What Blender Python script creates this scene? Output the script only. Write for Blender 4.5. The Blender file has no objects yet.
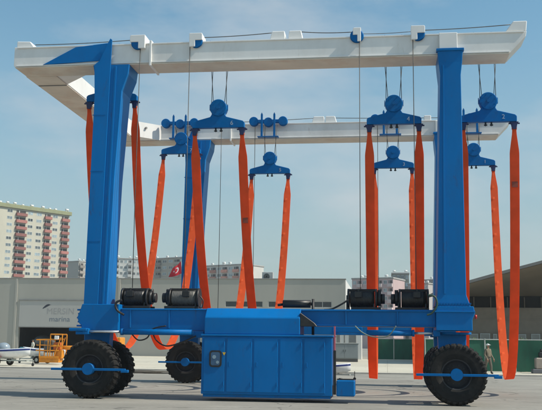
import bpy, bmesh, math, random
from mathutils import Vector, Matrix
R = math.radians
random.seed(7)
S = bpy.context.scene
COL = S.collection

# ------------------------------------------------------------------ camera
F_PX, PITCH, ROLL, YAW = 889.0, 0.15371, 0.01163, 0.13029
IW, IH = 542.0, 410.0
CAM = Vector((0, 0, 1.7))
fwd = Vector((-math.sin(YAW)*math.cos(PITCH), math.cos(YAW)*math.cos(PITCH), math.sin(PITCH)))
rt = Vector((math.cos(YAW), math.sin(YAW), 0)); up = rt.cross(fwd)
rt2 = rt*math.cos(ROLL) + up*math.sin(ROLL); up2 = up*math.cos(ROLL) - rt*math.sin(ROLL)
cd = bpy.data.cameras.new('camera'); cam = bpy.data.objects.new('camera', cd); COL.objects.link(cam)
M = Matrix((rt2, up2, -fwd)).transposed().to_4x4(); M.translation = CAM
cam.matrix_world = M
cd.sensor_fit = 'HORIZONTAL'; cd.sensor_width = 36.0; cd.lens = 36.0*F_PX/IW
cd.clip_start = 0.1; cd.clip_end = 6000
S.camera = cam
def ray(px, py): return rt2*((px-IW/2)/F_PX) + up2*(-(py-IH/2)/F_PX) + fwd
def U(px, py, Y): d = ray(px, py); return CAM + d*(Y/d.y)          # a pixel's point on the plane y = Y
def G(px, py, z=0): d = ray(px, py); return CAM + d*((z-CAM.z)/d.z)  # a pixel's point on the ground

# ------------------------------------------------------------------ world, sun, exposure
SUN_EL, SUN_AZ = R(48), R(97)        # azimuth clockwise from +Y
w = bpy.data.worlds.new('World'); S.world = w; w.use_nodes = True
nt = w.node_tree; nt.nodes.clear()
N = nt.nodes.new
sky = N('ShaderNodeTexSky'); sky.sky_type = 'NISHITA'; sky.sun_disc = False
sky.sun_elevation = SUN_EL; sky.sun_rotation = SUN_AZ
sky.air_density = 1.15; sky.dust_density = .6; sky.ozone_density = 1.6; sky.altitude = 0
tc = N('ShaderNodeTexCoord'); mp = N('ShaderNodeMapping'); mp.inputs['Scale'].default_value = (1, 1, 2.6)
no = N('ShaderNodeTexNoise'); no.inputs['Scale'].default_value = 3.4; no.inputs['Detail'].default_value = 7; no.inputs['Roughness'].default_value = .55
cr = N('ShaderNodeValToRGB'); cr.color_ramp.elements[0].position = .48; cr.color_ramp.elements[1].position = .74
cr.color_ramp.elements[0].color = (0, 0, 0, 1); cr.color_ramp.elements[1].color = (.7, .7, .7, 1)
mx = N('ShaderNodeMix'); mx.data_type = 'RGBA'; mx.inputs['B'].default_value = (4.3, 4.6, 4.8, 1)
bg = N('ShaderNodeBackground'); bg.inputs['Strength'].default_value = 0.106
ou = N('ShaderNodeOutputWorld')
L = nt.links.new
L(tc.outputs['Generated'], mp.inputs['Vector']); L(mp.outputs['Vector'], no.inputs['Vector'])
L(no.outputs['Fac'], cr.inputs['Fac']); L(cr.outputs['Color'], mx.inputs['Factor'])
wb = N('ShaderNodeMix'); wb.data_type = 'RGBA'; wb.blend_type = 'MULTIPLY'; wb.inputs['Factor'].default_value = 1; wb.inputs['B'].default_value = (.70, .97, .93, 1)   # white balance of the sky
L(sky.outputs['Color'], wb.inputs['A']); 
sx_ = N('ShaderNodeSeparateXYZ'); L(tc.outputs['Generated'], sx_.inputs['Vector'])      # sea haze thickening towards the horizon, the same all round
hr_ = N('ShaderNodeMapRange'); hr_.interpolation_type = 'SMOOTHSTEP'; hr_.inputs['From Min'].default_value = -.05; hr_.inputs['From Max'].default_value = .40; hr_.inputs['To Min'].default_value = .9; hr_.inputs['To Max'].default_value = 0
L(sx_.outputs['Z'], hr_.inputs['Value'])
hm_ = N('ShaderNodeMix'); hm_.data_type = 'RGBA'; hm_.inputs['B'].default_value = (2.85, 3.2, 3.4, 1); L(hr_.outputs['Result'], hm_.inputs['Factor']); L(wb.outputs['Result'], hm_.inputs['A']); L(hm_.outputs['Result'], mx.inputs['A']); L(mx.outputs['Result'], bg.inputs['Color']); L(bg.outputs['Background'], ou.inputs['Surface'])
sd = bpy.data.lights.new('sun', 'SUN'); sd.energy = 3.6; sd.angle = R(.53); sd.color = (1, .93, .81)
so = bpy.data.objects.new('sun', sd); COL.objects.link(so)
sdir = Vector((math.sin(SUN_AZ)*math.cos(SUN_EL), math.cos(SUN_AZ)*math.cos(SUN_EL), math.sin(SUN_EL)))
so.rotation_euler = sdir.to_track_quat('Z', 'Y').to_euler(); so.location = (60, 30, 60)
S.view_settings.view_transform = 'Standard'; S.view_settings.look = 'None'
S.view_settings.exposure = 0.42; S.view_settings.gamma = 1; S.view_settings.use_curve_mapping = False
S.render.engine = 'CYCLES'

# ------------------------------------------------------------------ materials
MATS = {}
def mat(name, col, rough=.5, metal=0, var=.12, scale=1.5, dirt=None, dirt_amt=.3, dirt_scale=.8, bump=0, bscale=30, spec=.5, stretch=(1, 1, 1), coat=0, wear=None, wear_amt=0):
    """procedural paint / concrete / rubber: base colour, slow value variation, dirt with its own shape, fine relief"""
    if name in MATS: return MATS[name]
    m = bpy.data.materials.new(name); m.use_nodes = True; t = m.node_tree; n = t.nodes.new; l = t.links.new
    b = t.nodes['Principled BSDF']
    g = n('ShaderNodeNewGeometry')
    mpn = n('ShaderNodeMapping'); mpn.inputs['Scale'].default_value = stretch; l(g.outputs['Position'], mpn.inputs['Vector'])
    a = n('ShaderNodeTexNoise'); a.inputs['Scale'].default_value = scale; a.inputs['Detail'].default_value = 6; a.inputs['Roughness'].default_value = .6
    l(mpn.outputs['Vector'], a.inputs['Vector'])
    hs = n('ShaderNodeMapRange'); hs.inputs['From Min'].default_value = .3; hs.inputs['From Max'].default_value = .7
    hs.inputs['To Min'].default_value = 1-var; hs.inputs['To Max'].default_value = 1+var; l(a.outputs['Fac'], hs.inputs['Value'])
    v = n('ShaderNodeVectorMath'); v.operation = 'SCALE'; v.inputs[0].default_value = col; l(hs.outputs['Result'], v.inputs['Scale'])
    out = v.outputs['Vector']
    if dirt:
        d = n('ShaderNodeTexNoise'); d.inputs['Scale'].default_value = dirt_scale; d.inputs['Detail'].default_value = 9; d.inputs['Roughness'].default_value = .68
        l(mpn.outputs['Vector'], d.inputs['Vector'])
        dr = n('ShaderNodeMapRange'); dr.inputs['From Min'].default_value = .48; dr.inputs['From Max'].default_value = .72
        dr.inputs['To Min'].default_value = 0; dr.inputs['To Max'].default_value = dirt_amt; l(d.outputs['Fac'], dr.inputs['Value'])
        x = n('ShaderNodeMix'); x.data_type = 'RGBA'; l(dr.outputs['Result'], x.inputs['Factor']); l(out, x.inputs['A']); x.inputs['B'].default_value = (*dirt, 1)
        out = x.outputs['Result']
    if wear:   # sparse chips and runs, drawn out downwards
        mw = n('ShaderNodeMapping'); mw.inputs['Scale'].default_value = (2.2, 2.2, .45); l(g.outputs['Position'], mw.inputs['Vector'])
        wn_ = n('ShaderNodeTexNoise'); wn_.inputs['Scale'].default_value = 2.6; wn_.inputs['Detail'].default_value = 10; wn_.inputs['Roughness'].default_value = .72; l(mw.outputs['Vector'], wn_.inputs['Vector'])
        wr_ = n('ShaderNodeMapRange'); wr_.inputs['From Min'].default_value = .60; wr_.inputs['From Max'].default_value = .70; wr_.inputs['To Min'].default_value = 0; wr_.inputs['To Max'].default_value = wear_amt; l(wn_.outputs['Fac'], wr_.inputs['Value'])
        xw = n('ShaderNodeMix'); xw.data_type = 'RGBA'; l(wr_.outputs['Result'], xw.inputs['Factor']); l(out, xw.inputs['A']); xw.inputs['B'].default_value = (*wear, 1); out = xw.outputs['Result']
    l(out, b.inputs['Base Color'])
    rr = n('ShaderNodeMapRange'); rr.inputs['To Min'].default_value = max(.05, rough-.1); rr.inputs['To Max'].default_value = min(1, rough+.12); l(a.outputs['Fac'], rr.inputs['Value'])
    l(rr.outputs['Result'], b.inputs['Roughness'])
    b.inputs['Metallic'].default_value = metal; b.inputs['Specular IOR Level'].default_value = spec; b.inputs['Coat Weight'].default_value = coat
    if bump:
        c = n('ShaderNodeTexNoise'); c.inputs['Scale'].default_value = bscale; c.inputs['Detail'].default_value = 5; l(g.outputs['Position'], c.inputs['Vector'])
        bp = n('ShaderNodeBump'); bp.inputs['Strength'].default_value = bump; bp.inputs['Distance'].default_value = .02; l(c.outputs['Fac'], bp.inputs['Height']); l(bp.outputs['Normal'], b.inputs['Normal'])
    MATS[name] = m
    return m
BLUE = mat('blue_paint', (.0, .155, .45), .40, spec=.16, var=.24, scale=.55, wear=(.06, .05, .06), wear_amt=.5, dirt=(.014, .085, .21), dirt_amt=.55, dirt_scale=1.1, stretch=(1, 1, .35), bump=.05, bscale=6)
BLUE_D = mat('blue_paint_parts', (.0, .135, .40), .45, spec=.12, var=.12, scale=3, dirt=(.02, .03, .05), dirt_amt=.45, dirt_scale=3)
NAVY = mat('navy_steel', (.012, .022, .09), .45, var=.15, scale=6)
WHITE = mat('white_paint', (.80, .785, .75), .45, var=.06, wear=(.38, .27, .18), wear_amt=.35, scale=.8, dirt=(.42, .36, .30), dirt_amt=.28, dirt_scale=.9, stretch=(.8, .8, .4), bump=.04, bscale=5)
WHITE_C = mat('white_paint_clean', (.78, .77, .74), .42, var=.04, scale=2)
RUBBER = mat('tyre_rubber', (.015, .0145, .014), .85, var=.25, scale=5, dirt=(.06, .055, .048), dirt_amt=.3, dirt_scale=4, bump=.15, bscale=22, spec=.3)
BLACK = mat('black_machine_paint', (.014, .014, .015), .45, var=.3, scale=8, dirt=(.05, .045, .04), dirt_amt=.4, dirt_scale=7)
ROPE = mat('wire_rope', (.10, .10, .095), .55, metal=.5, var=.2, scale=10)
DRUM = mat('drum_rope', (.13, .125, .115), .6, metal=.3, var=.2, scale=14)
CHROME = mat('cylinder_rod', (.62, .62, .62), .25, metal=.7, var=.05)
RED = mat('red_lamp', (.55, .03, .02), .4)
PINK = mat('faded_red_stripe', (.5, .10, .14), .5)
YEL = mat('yellow_sign', (.75, .45, .02), .5)
YELM = mat('yellow_machine_paint', (.68, .25, .01), .45, var=.1, scale=4, dirt=(.15, .09, .04), dirt_amt=.4, dirt_scale=5)
GLASS = mat('dark_glass', (.02, .03, .035), .12, var=.2, scale=3, spec=.8)
PRINT = mat('white_print', (.7, .72, .74), .6)
NUMP = mat('faded_number_paint', (.38, .47, .56), .7, var=.2, scale=12)

# ------------------------------------------------------------------ mesh helpers
class MB:
    def __init__(s): s.v = []; s.f = []; s.m = []; s.uv = None; s.smooth = []
    def _add(s, vs, fs, mi=0, sm=False):
        o = len(s.v); s.v += [tuple(x) for x in vs]
        for f in fs: s.f.append(tuple(i+o for i in f)); s.m.append(mi); s.smooth.append(sm)
        return s
    def bm(s, b, mi=0, sm=False):
        b.verts.index_update(); s._add([v.co.copy() for v in b.verts], [[v.index for v in f.verts] for f in b.faces], mi, sm); b.free(); return s
    def box(s, a, c, bev=0, mi=0):
        x0, x1 = sorted((a[0], c[0])); y0, y1 = sorted((a[1], c[1])); z0, z1 = sorted((a[2], c[2]))
        vs = [(x0,y0,z0),(x1,y0,z0),(x1,y1,z0),(x0,y1,z0),(x0,y0,z1),(x1,y0,z1),(x1,y1,z1),(x0,y1,z1)]
        return s.hexa(vs, bev, mi)
    def hexa(s, vs, bev=0, mi=0):
        fs = [(0,3,2,1),(4,5,6,7),(0,1,5,4),(1,2,6,5),(2,3,7,6),(3,0,4,7)]
        if not bev: return s._add(vs, fs, mi)
        b = bmesh.new(); bv = [b.verts.new(v) for v in vs]
        for f in fs: b.faces.new([bv[i] for i in f])
        bmesh.ops.bevel(b, geom=b.edges[:], offset=bev, segments=1, affect='EDGES'); return s.bm(b, mi)
    def prism(s, poly, y0, y1, bev=0, mi=0, axis='Y'):
        """polygon in (x, z) extruded along y (or (x, y) along z, or (y, z) along x)"""
        P = {'Y': lambda p, t: (p[0], t, p[1]), 'Z': lambda p, t: (p[0], p[1], t), 'X': lambda p, t: (t, p[0], p[1])}[axis]
        n = len(poly); b = bmesh.new()
        A = [b.verts.new(P(p, y0)) for p in poly]; B = [b.verts.new(P(p, y1)) for p in poly]
        b.faces.new(A); b.faces.new(B[::-1])
        for i in range(n): b.faces.new((A[i], B[i], B[(i+1) % n], A[(i+1) % n]))
        bmesh.ops.recalc_face_normals(b, faces=b.faces[:])
        if bev: bmesh.ops.bevel(b, geom=b.edges[:], offset=bev, segments=1, affect='EDGES')
        return s.bm(b, mi)
    def cyl(s, p0, p1, r, n=16, r1=None, mi=0, cap=True):
        p0, p1 = Vector(p0), Vector(p1); d = (p1-p0).normalized()
        a = d.orthogonal().normalized(); c = d.cross(a); r1 = r if r1 is None else r1
        vs = []
        for p, q in ((p0, r), (p1, r1)):
            for i in range(n):
                t = 2*math.pi*i/n; vs.append(p + (a*math.cos(t)+c*math.sin(t))*q)
        fs = [(i, (i+1) % n, n+(i+1) % n, n+i) for i in range(n)]
        s._add(vs, fs, mi, n > 8)
        if cap:
            s._add([], [], mi); o = len(s.v)-2*n
            s.f.append(tuple(o+i for i in range(n))[::-1]); s.m.append(mi); s.smooth.append(False)
            s.f.append(tuple(o+n+i for i in range(n))); s.m.append(mi); s.smooth.append(False)
        return s
    def lathe(s, prof, c, axis='Y', n=48, mi=0):
        """profile of (radius, offset along the axis), turned about the axis through c"""
        c = Vector(c); k = len(prof); vs = []
        for i in range(n):
            t = 2*math.pi*i/n; ct, st = math.cos(t), math.sin(t)
            for r, h in prof:
                vs.append(c + (Vector((r*ct, h, r*st)) if axis == 'Y' else Vector((h, r*ct, r*st)) if axis == 'X' else Vector((r*ct, r*st, h))))
        fs = [(i*k+j, i*k+j+1, ((i+1) % n)*k+j+1, ((i+1) % n)*k+j) for i in range(n) for j in range(k-1)]
        s._add(vs, fs, mi, True)
        for q in range(len(fs)):
            j = q % (k-1)
            if abs(prof[j][1]-prof[j+1][1]) < 1e-6: s.smooth[len(s.smooth)-len(fs)+q] = False
        return s
    def tube(s, pts, r, n=6, mi=0):
        pts = [Vector(p) for p in pts]; k = len(pts); o = len(s.v); ref = None
        for i, p in enumerate(pts):
            d = (pts[min(i+1, k-1)]-pts[max(i-1, 0)]).normalized()
            if ref is None: ref = d.orthogonal().normalized()
            a = (ref - d*ref.dot(d)).normalized(); ref = a; c = d.cross(a)
            for j in range(n):
                t = 2*math.pi*j/n; s.v.append(tuple(p+(a*math.cos(t)+c*math.sin(t))*r))
        for i in range(k-1):
            for j in range(n): s.f.append((o+i*n+j, o+i*n+(j+1) % n, o+(i+1)*n+(j+1) % n, o+(i+1)*n+j)); s.m.append(mi); s.smooth.append(True)
        s.f.append(tuple(o+j for j in range(n))[::-1]); s.m.append(mi); s.smooth.append(False)
        s.f.append(tuple(o+(k-1)*n+j for j in range(n))); s.m.append(mi); s.smooth.append(False)
        return s
    def sphere(s, c, r, n=12, mi=0):
        b = bmesh.new(); bmesh.ops.create_uvsphere(b, u_segments=n, v_segments=max(6, n//2), radius=1)
        rr = r if hasattr(r, '__len__') else (r, r, r)
        for v in b.verts: v.co = Vector((v.co.x*rr[0], v.co.y*rr[1], v.co.z*rr[2]))+Vector(c)
        return s.bm(b, mi, True)
ORG = {}
def place(o, parent, c):
    ORG[o.name] = Vector(c)
    if parent: o.parent = parent; o.location = Vector(c) - ORG[parent.name]
    else: o.location = c
def part(name, mb, mats, parent=None, base=False):
    """links an MB as ONE mesh object; its origin sits at its middle (or at its base)"""
    xs = [[v[i] for v in mb.v] for i in range(3)]
    c = Vector([(min(a)+max(a))/2 for a in xs])
    if base: c.z = min(xs[2])
    me = bpy.data.meshes.new(name); me.from_pydata([tuple(Vector(v)-c) for v in mb.v], [], mb.f); me.update()
    b = bmesh.new(); b.from_mesh(me); bmesh.ops.recalc_face_normals(b, faces=b.faces[:]); b.to_mesh(me); b.free()
    for m in (mats if isinstance(mats, (list, tuple)) else [mats]): me.materials.append(m)
    for p, mi, sm in zip(me.polygons, mb.m, mb.smooth): p.material_index = mi; p.use_smooth = sm
    o = bpy.data.objects.new(name, me); COL.objects.link(o); place(o, parent, c)
    return o
def tag(o, label, cat=None, group=None, kind=None):
    o['label'] = label
    if cat: o['category'] = cat
    if group: o['group'] = group
    if kind: o['kind'] = kind
    return o
def thing(name, label, cat, loc, rz=0, group=None, local=False):
    o = bpy.data.objects.new(name, None); COL.objects.link(o); o.location = loc; o.rotation_euler = (0, 0, rz); o.empty_display_size = .3
    ORG[o.name] = Vector((0, 0, 0)) if local else Vector(loc)
    return tag(o, label, cat, group)
def dup(src, parent, delta=None, loc=None):
    """copy of a part, with its sub-parts, under another parent"""
    c = src.copy(); COL.objects.link(c); c.parent = parent
    if loc is not None: c.location = loc
    elif delta is not None: c.location = src.location + Vector(delta)
    ORG[c.name] = (ORG[parent.name] if parent else Vector()) + c.location
    for ch in src.children:
        k = ch.copy(); COL.objects.link(k); k.parent = c; ORG[k.name] = ORG[c.name]+k.location
    return c
def structure(o, label=None):
    o['kind'] = 'structure'
    if label: o['label'] = label
    return o
def text_part(name, body, size, mt, parent, frame_loc, rz=0, extrude=.003, align='CENTER'):
    """flat lettering standing upright, facing -Y of its frame"""
    cu = bpy.data.curves.new(name, 'FONT'); cu.body = body; cu.size = size; cu.extrude = extrude; cu.align_x = align; cu.align_y = 'CENTER'
    t = bpy.data.objects.new('tmp', cu); me = bpy.data.meshes.new_from_object(t); bpy.data.objects.remove(t)
    me.transform(Matrix.Rotation(R(90), 4, 'X')); me.materials.append(mt); me.name = name
    o = bpy.data.objects.new(name, me); COL.objects.link(o); place(o, parent, frame_loc)
    return o

# ================================================================== SETTING
def ground_mat(name, c1, c2, stain, joint=0):
    m = bpy.data.materials.new(name); m.use_nodes = True; t = m.node_tree; n = t.nodes.new; l = t.links.new; b = t.nodes['Principled BSDF']
    g = n('ShaderNodeNewGeometry')
    def noise(sc, det, st=(1, 1, 1), ro=.6):
        mm = n('ShaderNodeMapping'); mm.inputs['Scale'].default_value = st; l(g.outputs['Position'], mm.inputs['Vector'])
        a = n('ShaderNodeTexNoise'); a.inputs['Scale'].default_value = sc; a.inputs['Detail'].default_value = det; a.inputs['Roughness'].default_value = ro; l(mm.outputs['Vector'], a.inputs['Vector']); return a.outputs['Fac']
    def rng(s, a, c, lo=0, hi=1):
        r = n('ShaderNodeMapRange'); r.inputs['From Min'].default_value = a; r.inputs['From Max'].default_value = c; r.inputs['To Min'].default_value = lo; r.inputs['To Max'].default_value = hi; l(s, r.inputs['Value']); return r.outputs['Result']
    def mix(f, A, B):
        x = n('ShaderNodeMix'); x.data_type = 'RGBA'; l(f, x.inputs['Factor'])
        for s, i in ((A, 'A'), (B, 'B')):
            if isinstance(s, tuple): x.inputs[i].default_value = (*s, 1)
            else: l(s, x.inputs[i])
        return x.outputs['Result']
    c = mix(rng(noise(.35, 8), .35, .65), c1, c2)
    c = mix(rng(noise(9, 6), .3, .75, 0, .35), c, stain)                       # aggregate
    c = mix(rng(noise(.09, 5), .45, .62, 0, .35), c, stain)                    # broad patches
    c = mix(rng(noise(3.1, 9, (.5, 1, 1), .75), .55, .68, 0, .45), c, stain)      # scuffs
    c = mix(rng(noise(.6, 10, (.22, 1, 1), .7), .56, .72, 0, .42), c, stain)      # worn streaks along the traffic
    c = mix(rng(noise(1.9, 6), .66, .74, 0, .5), c, tuple(x*.5 for x in stain))   # oil spots
    vo = n('ShaderNodeTexVoronoi'); vo.feature = 'DISTANCE_TO_EDGE'; vo.inputs['Scale'].default_value = .16     # hairline cracks, wandering
    wv = n('ShaderNodeTexNoise'); wv.inputs['Scale'].default_value = .9; wv.inputs['Detail'].default_value = 5; l(g.outputs['Position'], wv.inputs['Vector'])
    va = n('ShaderNodeVectorMath'); va.operation = 'MULTIPLY_ADD'; l(wv.outputs['Color'], va.inputs[0]); va.inputs[1].default_value = (1.6, 1.6, 0); l(g.outputs['Position'], va.inputs[2]); l(va.outputs['Vector'], vo.inputs['Vector'])
    c = mix(rng(vo.outputs['Distance'], .004, .0015, 0, .55), c, tuple(x*.4 for x in stain))
    c = mix(rng(noise(.75, 3), .70, .76, 0, .55), c, tuple(x*.45 for x in stain))   # larger oil stains
    if joint:
        br = n('ShaderNodeTexBrick'); br.offset = 0; br.inputs['Color1'].default_value = br.inputs['Color2'].default_value = (0, 0, 0, 1); br.inputs['Mortar'].default_value = (1, 1, 1, 1)
        br.inputs['Scale'].default_value = 1; br.inputs['Mortar Size'].default_value = .02; br.inputs['Brick Width'].default_value = joint; br.inputs['Row Height'].default_value = joint
        l(g.outputs['Position'], br.inputs['Vector']); c = mix(rng(br.outputs['Color'], 0, 1, 0, .45), c, tuple(x*.45 for x in stain))
    l(c, b.inputs['Base Color']); b.inputs['Roughness'].default_value = .85; b.inputs['Specular IOR Level'].default_value = .3
    bp = n('ShaderNodeBump'); bp.inputs['Strength'].default_value = .25; bp.inputs['Distance'].default_value = .01; l(noise(25, 5), bp.inputs['Height']); l(bp.outputs['Normal'], b.inputs['Normal'])
    return m
GRD = ground_mat('yard_concrete', (.27, .255, .22), (.355, .335, .29), (.155, .145, .125))
APR = ground_mat('apron_concrete', (.55, .51, .41), (.62, .58, .475), (.38, .35, .28), 5)
gm = MB(); gm._add([(-2500, -60, 0), (2500, -60, 0), (2500, 4000, 0), (-2500, 4000, 0)], [(0, 1, 2, 3)])
ground = structure(part('ground', gm, GRD), 'grey concrete boatyard ground with worn streaks')
ap = MB().box((-90, 52.5, -.2), (60, 99.6, .035))
structure(part('apron_pavement', ap, APR), 'pale concrete apron beyond the hoist, in front of the warehouse')
kb = MB().box((-90, 52.2, -.2), (60, 52.5, .07), .015)
structure(part('apron_kerb', kb, mat('kerb_concrete', (.36, .34, .30), .85, var=.15, scale=3)), 'low concrete kerb along the edge of the pale apron')
SKID = mat('tyre_mark', (.21, .195, .165), .85, var=.3, scale=6)
def skid(px, py, r, a0, a1, wd):
    c = G(px, py); vs = []; k = 20
    for i in range(k+1):
        t = R(a0+(a1-a0)*i/k)
        for q in (r, r+wd*(.6+.4*math.sin(i*1.3))): vs.append((c.x+q*math.cos(t), c.y+q*math.sin(t), .004))
    mb = MB(); mb._add(vs, [(2*i, 2*i+1, 2*i+3, 2*i+2) for i in range(k)])
    o = part('tyre_mark', mb, SKID, ground); o['label'] = 'dark curved tyre mark on the concrete'
ORG[ground.name] = Vector(ground.location)
skid(125, 386, 1.2, -60, 70, .12); skid(388, 381, 1.1, -70, 60, .12); skid(368, 388, 1.4, -40, 70, .1); skid(487, 393, 1.0, -50, 80, .12); skid(225, 401, 2.6, 20, 95, .1)

# ------------------------------------------------------------------ warehouse
WALL = mat('warehouse_render', (.375, .365, .325), .85, var=.05, scale=.25, dirt=(.30, .29, .27), dirt_amt=.35, dirt_scale=.35, stretch=(1, 1, .3))  # front wall: the shade on this side is put into a darker grey
WALL2 = mat('warehouse_header', (.41, .405, .385), .7, var=.04, scale=.3, dirt=(.38, .37, .35), dirt_amt=.25, dirt_scale=.5, stretch=(1, 1, .3))
COPE = mat('coping_metal', (.22, .22, .21), .5, var=.1)
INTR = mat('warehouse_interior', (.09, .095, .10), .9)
FRAME = mat('window_frame', (.48, .47, .44), .6)
YW = 100.0
X0, X1 = -66.0, U(345.5, 300, YW).x
OX0, OX1 = U(18.5, 330, YW).x, U(113, 330, YW).x
ZT = 8.8; ZO = 3.22
wh = thing('warehouse', 'long flat roofed grey warehouse with a dark doorway under lettering', 'warehouse', ((X0+X1)/2, YW+11, 0))
def wp(n, mb, m, p=None): return part(n, mb, m, p or wh)
fw = MB().box((X0, YW, 0), (OX0, YW+.4, ZT)).box((OX0, YW, 6.3), (OX1, YW+.4, ZT))
wins = [(225, 263), (268, 292), (297, 309), (313, 332)]
wx = [(U(a, 304, YW).x, U(b, 304, YW).x) for a, b in wins]
prev = OX1
for a, b in wx:
    fw.box((prev, YW, 0), (a, YW+.4, ZT)); fw.box((a, YW, 0), (b, YW+.4, 5.62)); fw.box((a, YW, 6.36), (b, YW+.4, ZT)); prev = b
fw.box((prev, YW, 0), (X1, YW+.4, ZT))
wp('front_wall', fw, WALL)
wp('end_wall', MB().box((X1-.35, YW+.402, 0), (X1, YW+22, ZT)), mat('end_render', (.66, .655, .63), .85, var=.04, scale=.3, dirt=(.45, .44, .41), dirt_amt=.3, dirt_scale=.4, stretch=(1, 1, .3)))  # sunlit end: its brightness is painted in, paler than the front wall
rf = wp('roof', MB().box((X0, YW+.4, ZT-.7), (X1-.36, YW+22, ZT-.5)), COPE)
wp('roof_coping', MB().box((X0, YW-.07, ZT), (X1+.07, YW+.45, ZT+.1), .02), COPE)
hd = wp('door_header', MB().box((OX0, YW-.08, ZO), (OX1, YW+.3, 6.28), .02), WALL2)
wp('header_rail', MB().box((OX0-.1, YW-.14, 6.22), (OX1+.1, YW-.002, 6.4), .02), COPE)
wp('header_sill', MB().box((OX0, YW-.12, ZO-.08), (OX1, YW+.3, ZO-.002), .01), COPE)
for px in (16, 119, 204):
    x = U(px, 300, YW).x; wp('pilaster', MB().box((x-.14, YW-.09, .04), (x+.14, YW-.002, ZT-.02), .02), WALL)
for a, b in wx:
    f = MB()
    f.box((a, YW+.05, 5.62), (b, YW+.2, 5.7)).box((a, YW+.05, 6.28), (b, YW+.2, 6.36)).box((a, YW+.05, 5.7), (a+.08, YW+.2, 6.28)).box((b-.08, YW+.05, 5.7), (b, YW+.2, 6.28))
    k = max(1, round((b-a)/1.4))
    for i in range(1, k): xx = a+(b-a)*i/k; f.box((xx-.03, YW+.07, 5.7), (xx+.03, YW+.18, 6.28))
    wo = wp('window', f, FRAME); part('pane', MB().box((a+.08, YW+.12, 5.7), (b-.08, YW+.14, 6.28)), GLASS, wo)
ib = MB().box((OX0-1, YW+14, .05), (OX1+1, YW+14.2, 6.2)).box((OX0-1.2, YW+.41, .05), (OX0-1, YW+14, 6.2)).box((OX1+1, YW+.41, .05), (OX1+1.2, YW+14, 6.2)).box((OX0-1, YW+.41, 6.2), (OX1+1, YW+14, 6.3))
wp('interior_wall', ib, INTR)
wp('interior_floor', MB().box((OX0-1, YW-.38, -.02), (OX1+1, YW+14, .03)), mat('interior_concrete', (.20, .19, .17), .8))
# sign: two words and the swoosh mark over them
SG1 = mat('sign_grey_print', (.315, .31, .305), .6); SG2 = mat('sign_slate_print', (.13, .16, .20), .6); SG3 = mat('sign_dark_print', (.03, .035, .05), .6)
c1 = U(60.5, 311.5, YW-.1); c2 = U(59.5, 319.3, YW-.1)
t1 = text_part('sign_lettering', 'MERSIN', 1.0, SG1, hd, (c1.x, YW-.085, c1.z)); t1.scale.x = 1.0
t2 = text_part('sign_lettering', 'marina', .84, SG2, hd, (c2.x, YW-.085, c2.z)); t2.scale.x = 1.1
sw = MB(); pts = []
for i in range(13):
    t = i/12; a = U(43+8.5*t, 308.5-3.6*math.sin(t*1.75), YW); th = .02+.26*math.sin(math.pi*min(1, t*1.05+.05))**.8
    pts += [(a.x, YW-.088, a.z+th*.5), (a.x, YW-.088, a.z-th*.5)]
sw._add(pts, [(2*i, 2*i+1, 2*i+3, 2*i+2) for i in range(12)])
part('sign_swoosh', sw, SG3, hd)

# roof top air conditioner
a = U(262, 280, 101.5); b = U(273, 272, 101.5)
acu = thing('air_conditioner', 'grey air conditioning unit with a round fan on the warehouse roof', 'air conditioner', ((a.x+b.x)/2, 102, ZT-.5))
GREYB = mat('grey_unit', (.40, .41, .40), .55)
part('housing', MB().box((a.x, 101.5, ZT-.5), (b.x, 102.4, b.z), .04), GREYB, acu)
cx = a.x+.42*(b.x-a.x); cz = ZT+.42
part('fan', MB().cyl((cx, 101.47, cz), (cx, 101.52, cz), .36, 24).cyl((cx, 101.43, cz), (cx, 101.48, cz), .09, 12), BLACK, acu)
fg = MB()
for r in (.13, .22, .31): fg.lathe([(r-.008, -.008), (r+.008, -.008), (r+.008, .008), (r-.008, .008), (r-.008, -.008)], (cx, 101.42, cz), 'Y', 24)
part('fan_grille', fg, GREYB, acu)

# flag on the warehouse roof
fx = U(182.5, 265, 101)
fl = thing('flag', 'red flag with white crescent drooping from a pole on the warehouse roof', 'flag', (fx.x, 101, ZT-.5))
fb = U(184, 279, 101); ft = U(181, 259.5, 101)
part('pole', MB().cyl((fb.x, 101, ZT-.5), (ft.x, 101, ft.z), .035, 8), CHROME, fl)
def fpt(u, v):   # u along the fly, v down the hoist
    A = U(181, 261, 101); B = U(181.5, 273.5, 101); C = U(168.3, 277, 101); D = U(172.5, 268, 101)
    p = (A*(1-u)+D*u)*(1-v)+(B*(1-u)+C*u)*v
    return Vector((p.x, 101+.14*math.sin(u*7+v*2)*u, p.z-.12*math.sin(u*math.pi)))
def sheet(f, nu, nv, th=.01, mi=0, mb=None):
    mb = mb or MB(); vs = [f(i/nu, j/nv)+Vector((0, k*th, 0)) for k in (0, 1) for i in range(nu+1) for j in range(nv+1)]
    o = (nu+1)*(nv+1); fs = []
    for i in range(nu):
        for j in range(nv):
            q = [i*(nv+1)+j, (i+1)*(nv+1)+j, (i+1)*(nv+1)+j+1, i*(nv+1)+j+1]; fs += [tuple(q), tuple(x+o for x in q[::-1])]
    mb._add(vs, fs, mi, True); return mb
flag_cloth = part('flag_cloth', sheet(fpt, 14, 8), mat('flag_red', (.55, .015, .03), .8), fl)
def ringpts(cu, cv, r, n): return [(cu+r*math.cos(2*math.pi*i/n)*.75, cv+r*math.sin(2*math.pi*i/n)) for i in range(n)]
em = MB(); o_ = ringpts(.42, .5, .25, 20); i_ = ringpts(.47, .5, .19, 20)
em._add([fpt(*p)+Vector((0, -.006, 0)) for p in o_+i_], [(k, (k+1) % 20, 20+(k+1) % 20, 20+k) for k in range(3, 17)] )
sp = []
for k in range(10): r = (.12 if k % 2 == 0 else .05); sp.append((.66+r*.75*math.cos(k*math.pi/5), .5+r*math.sin(k*math.pi/5)))
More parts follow.
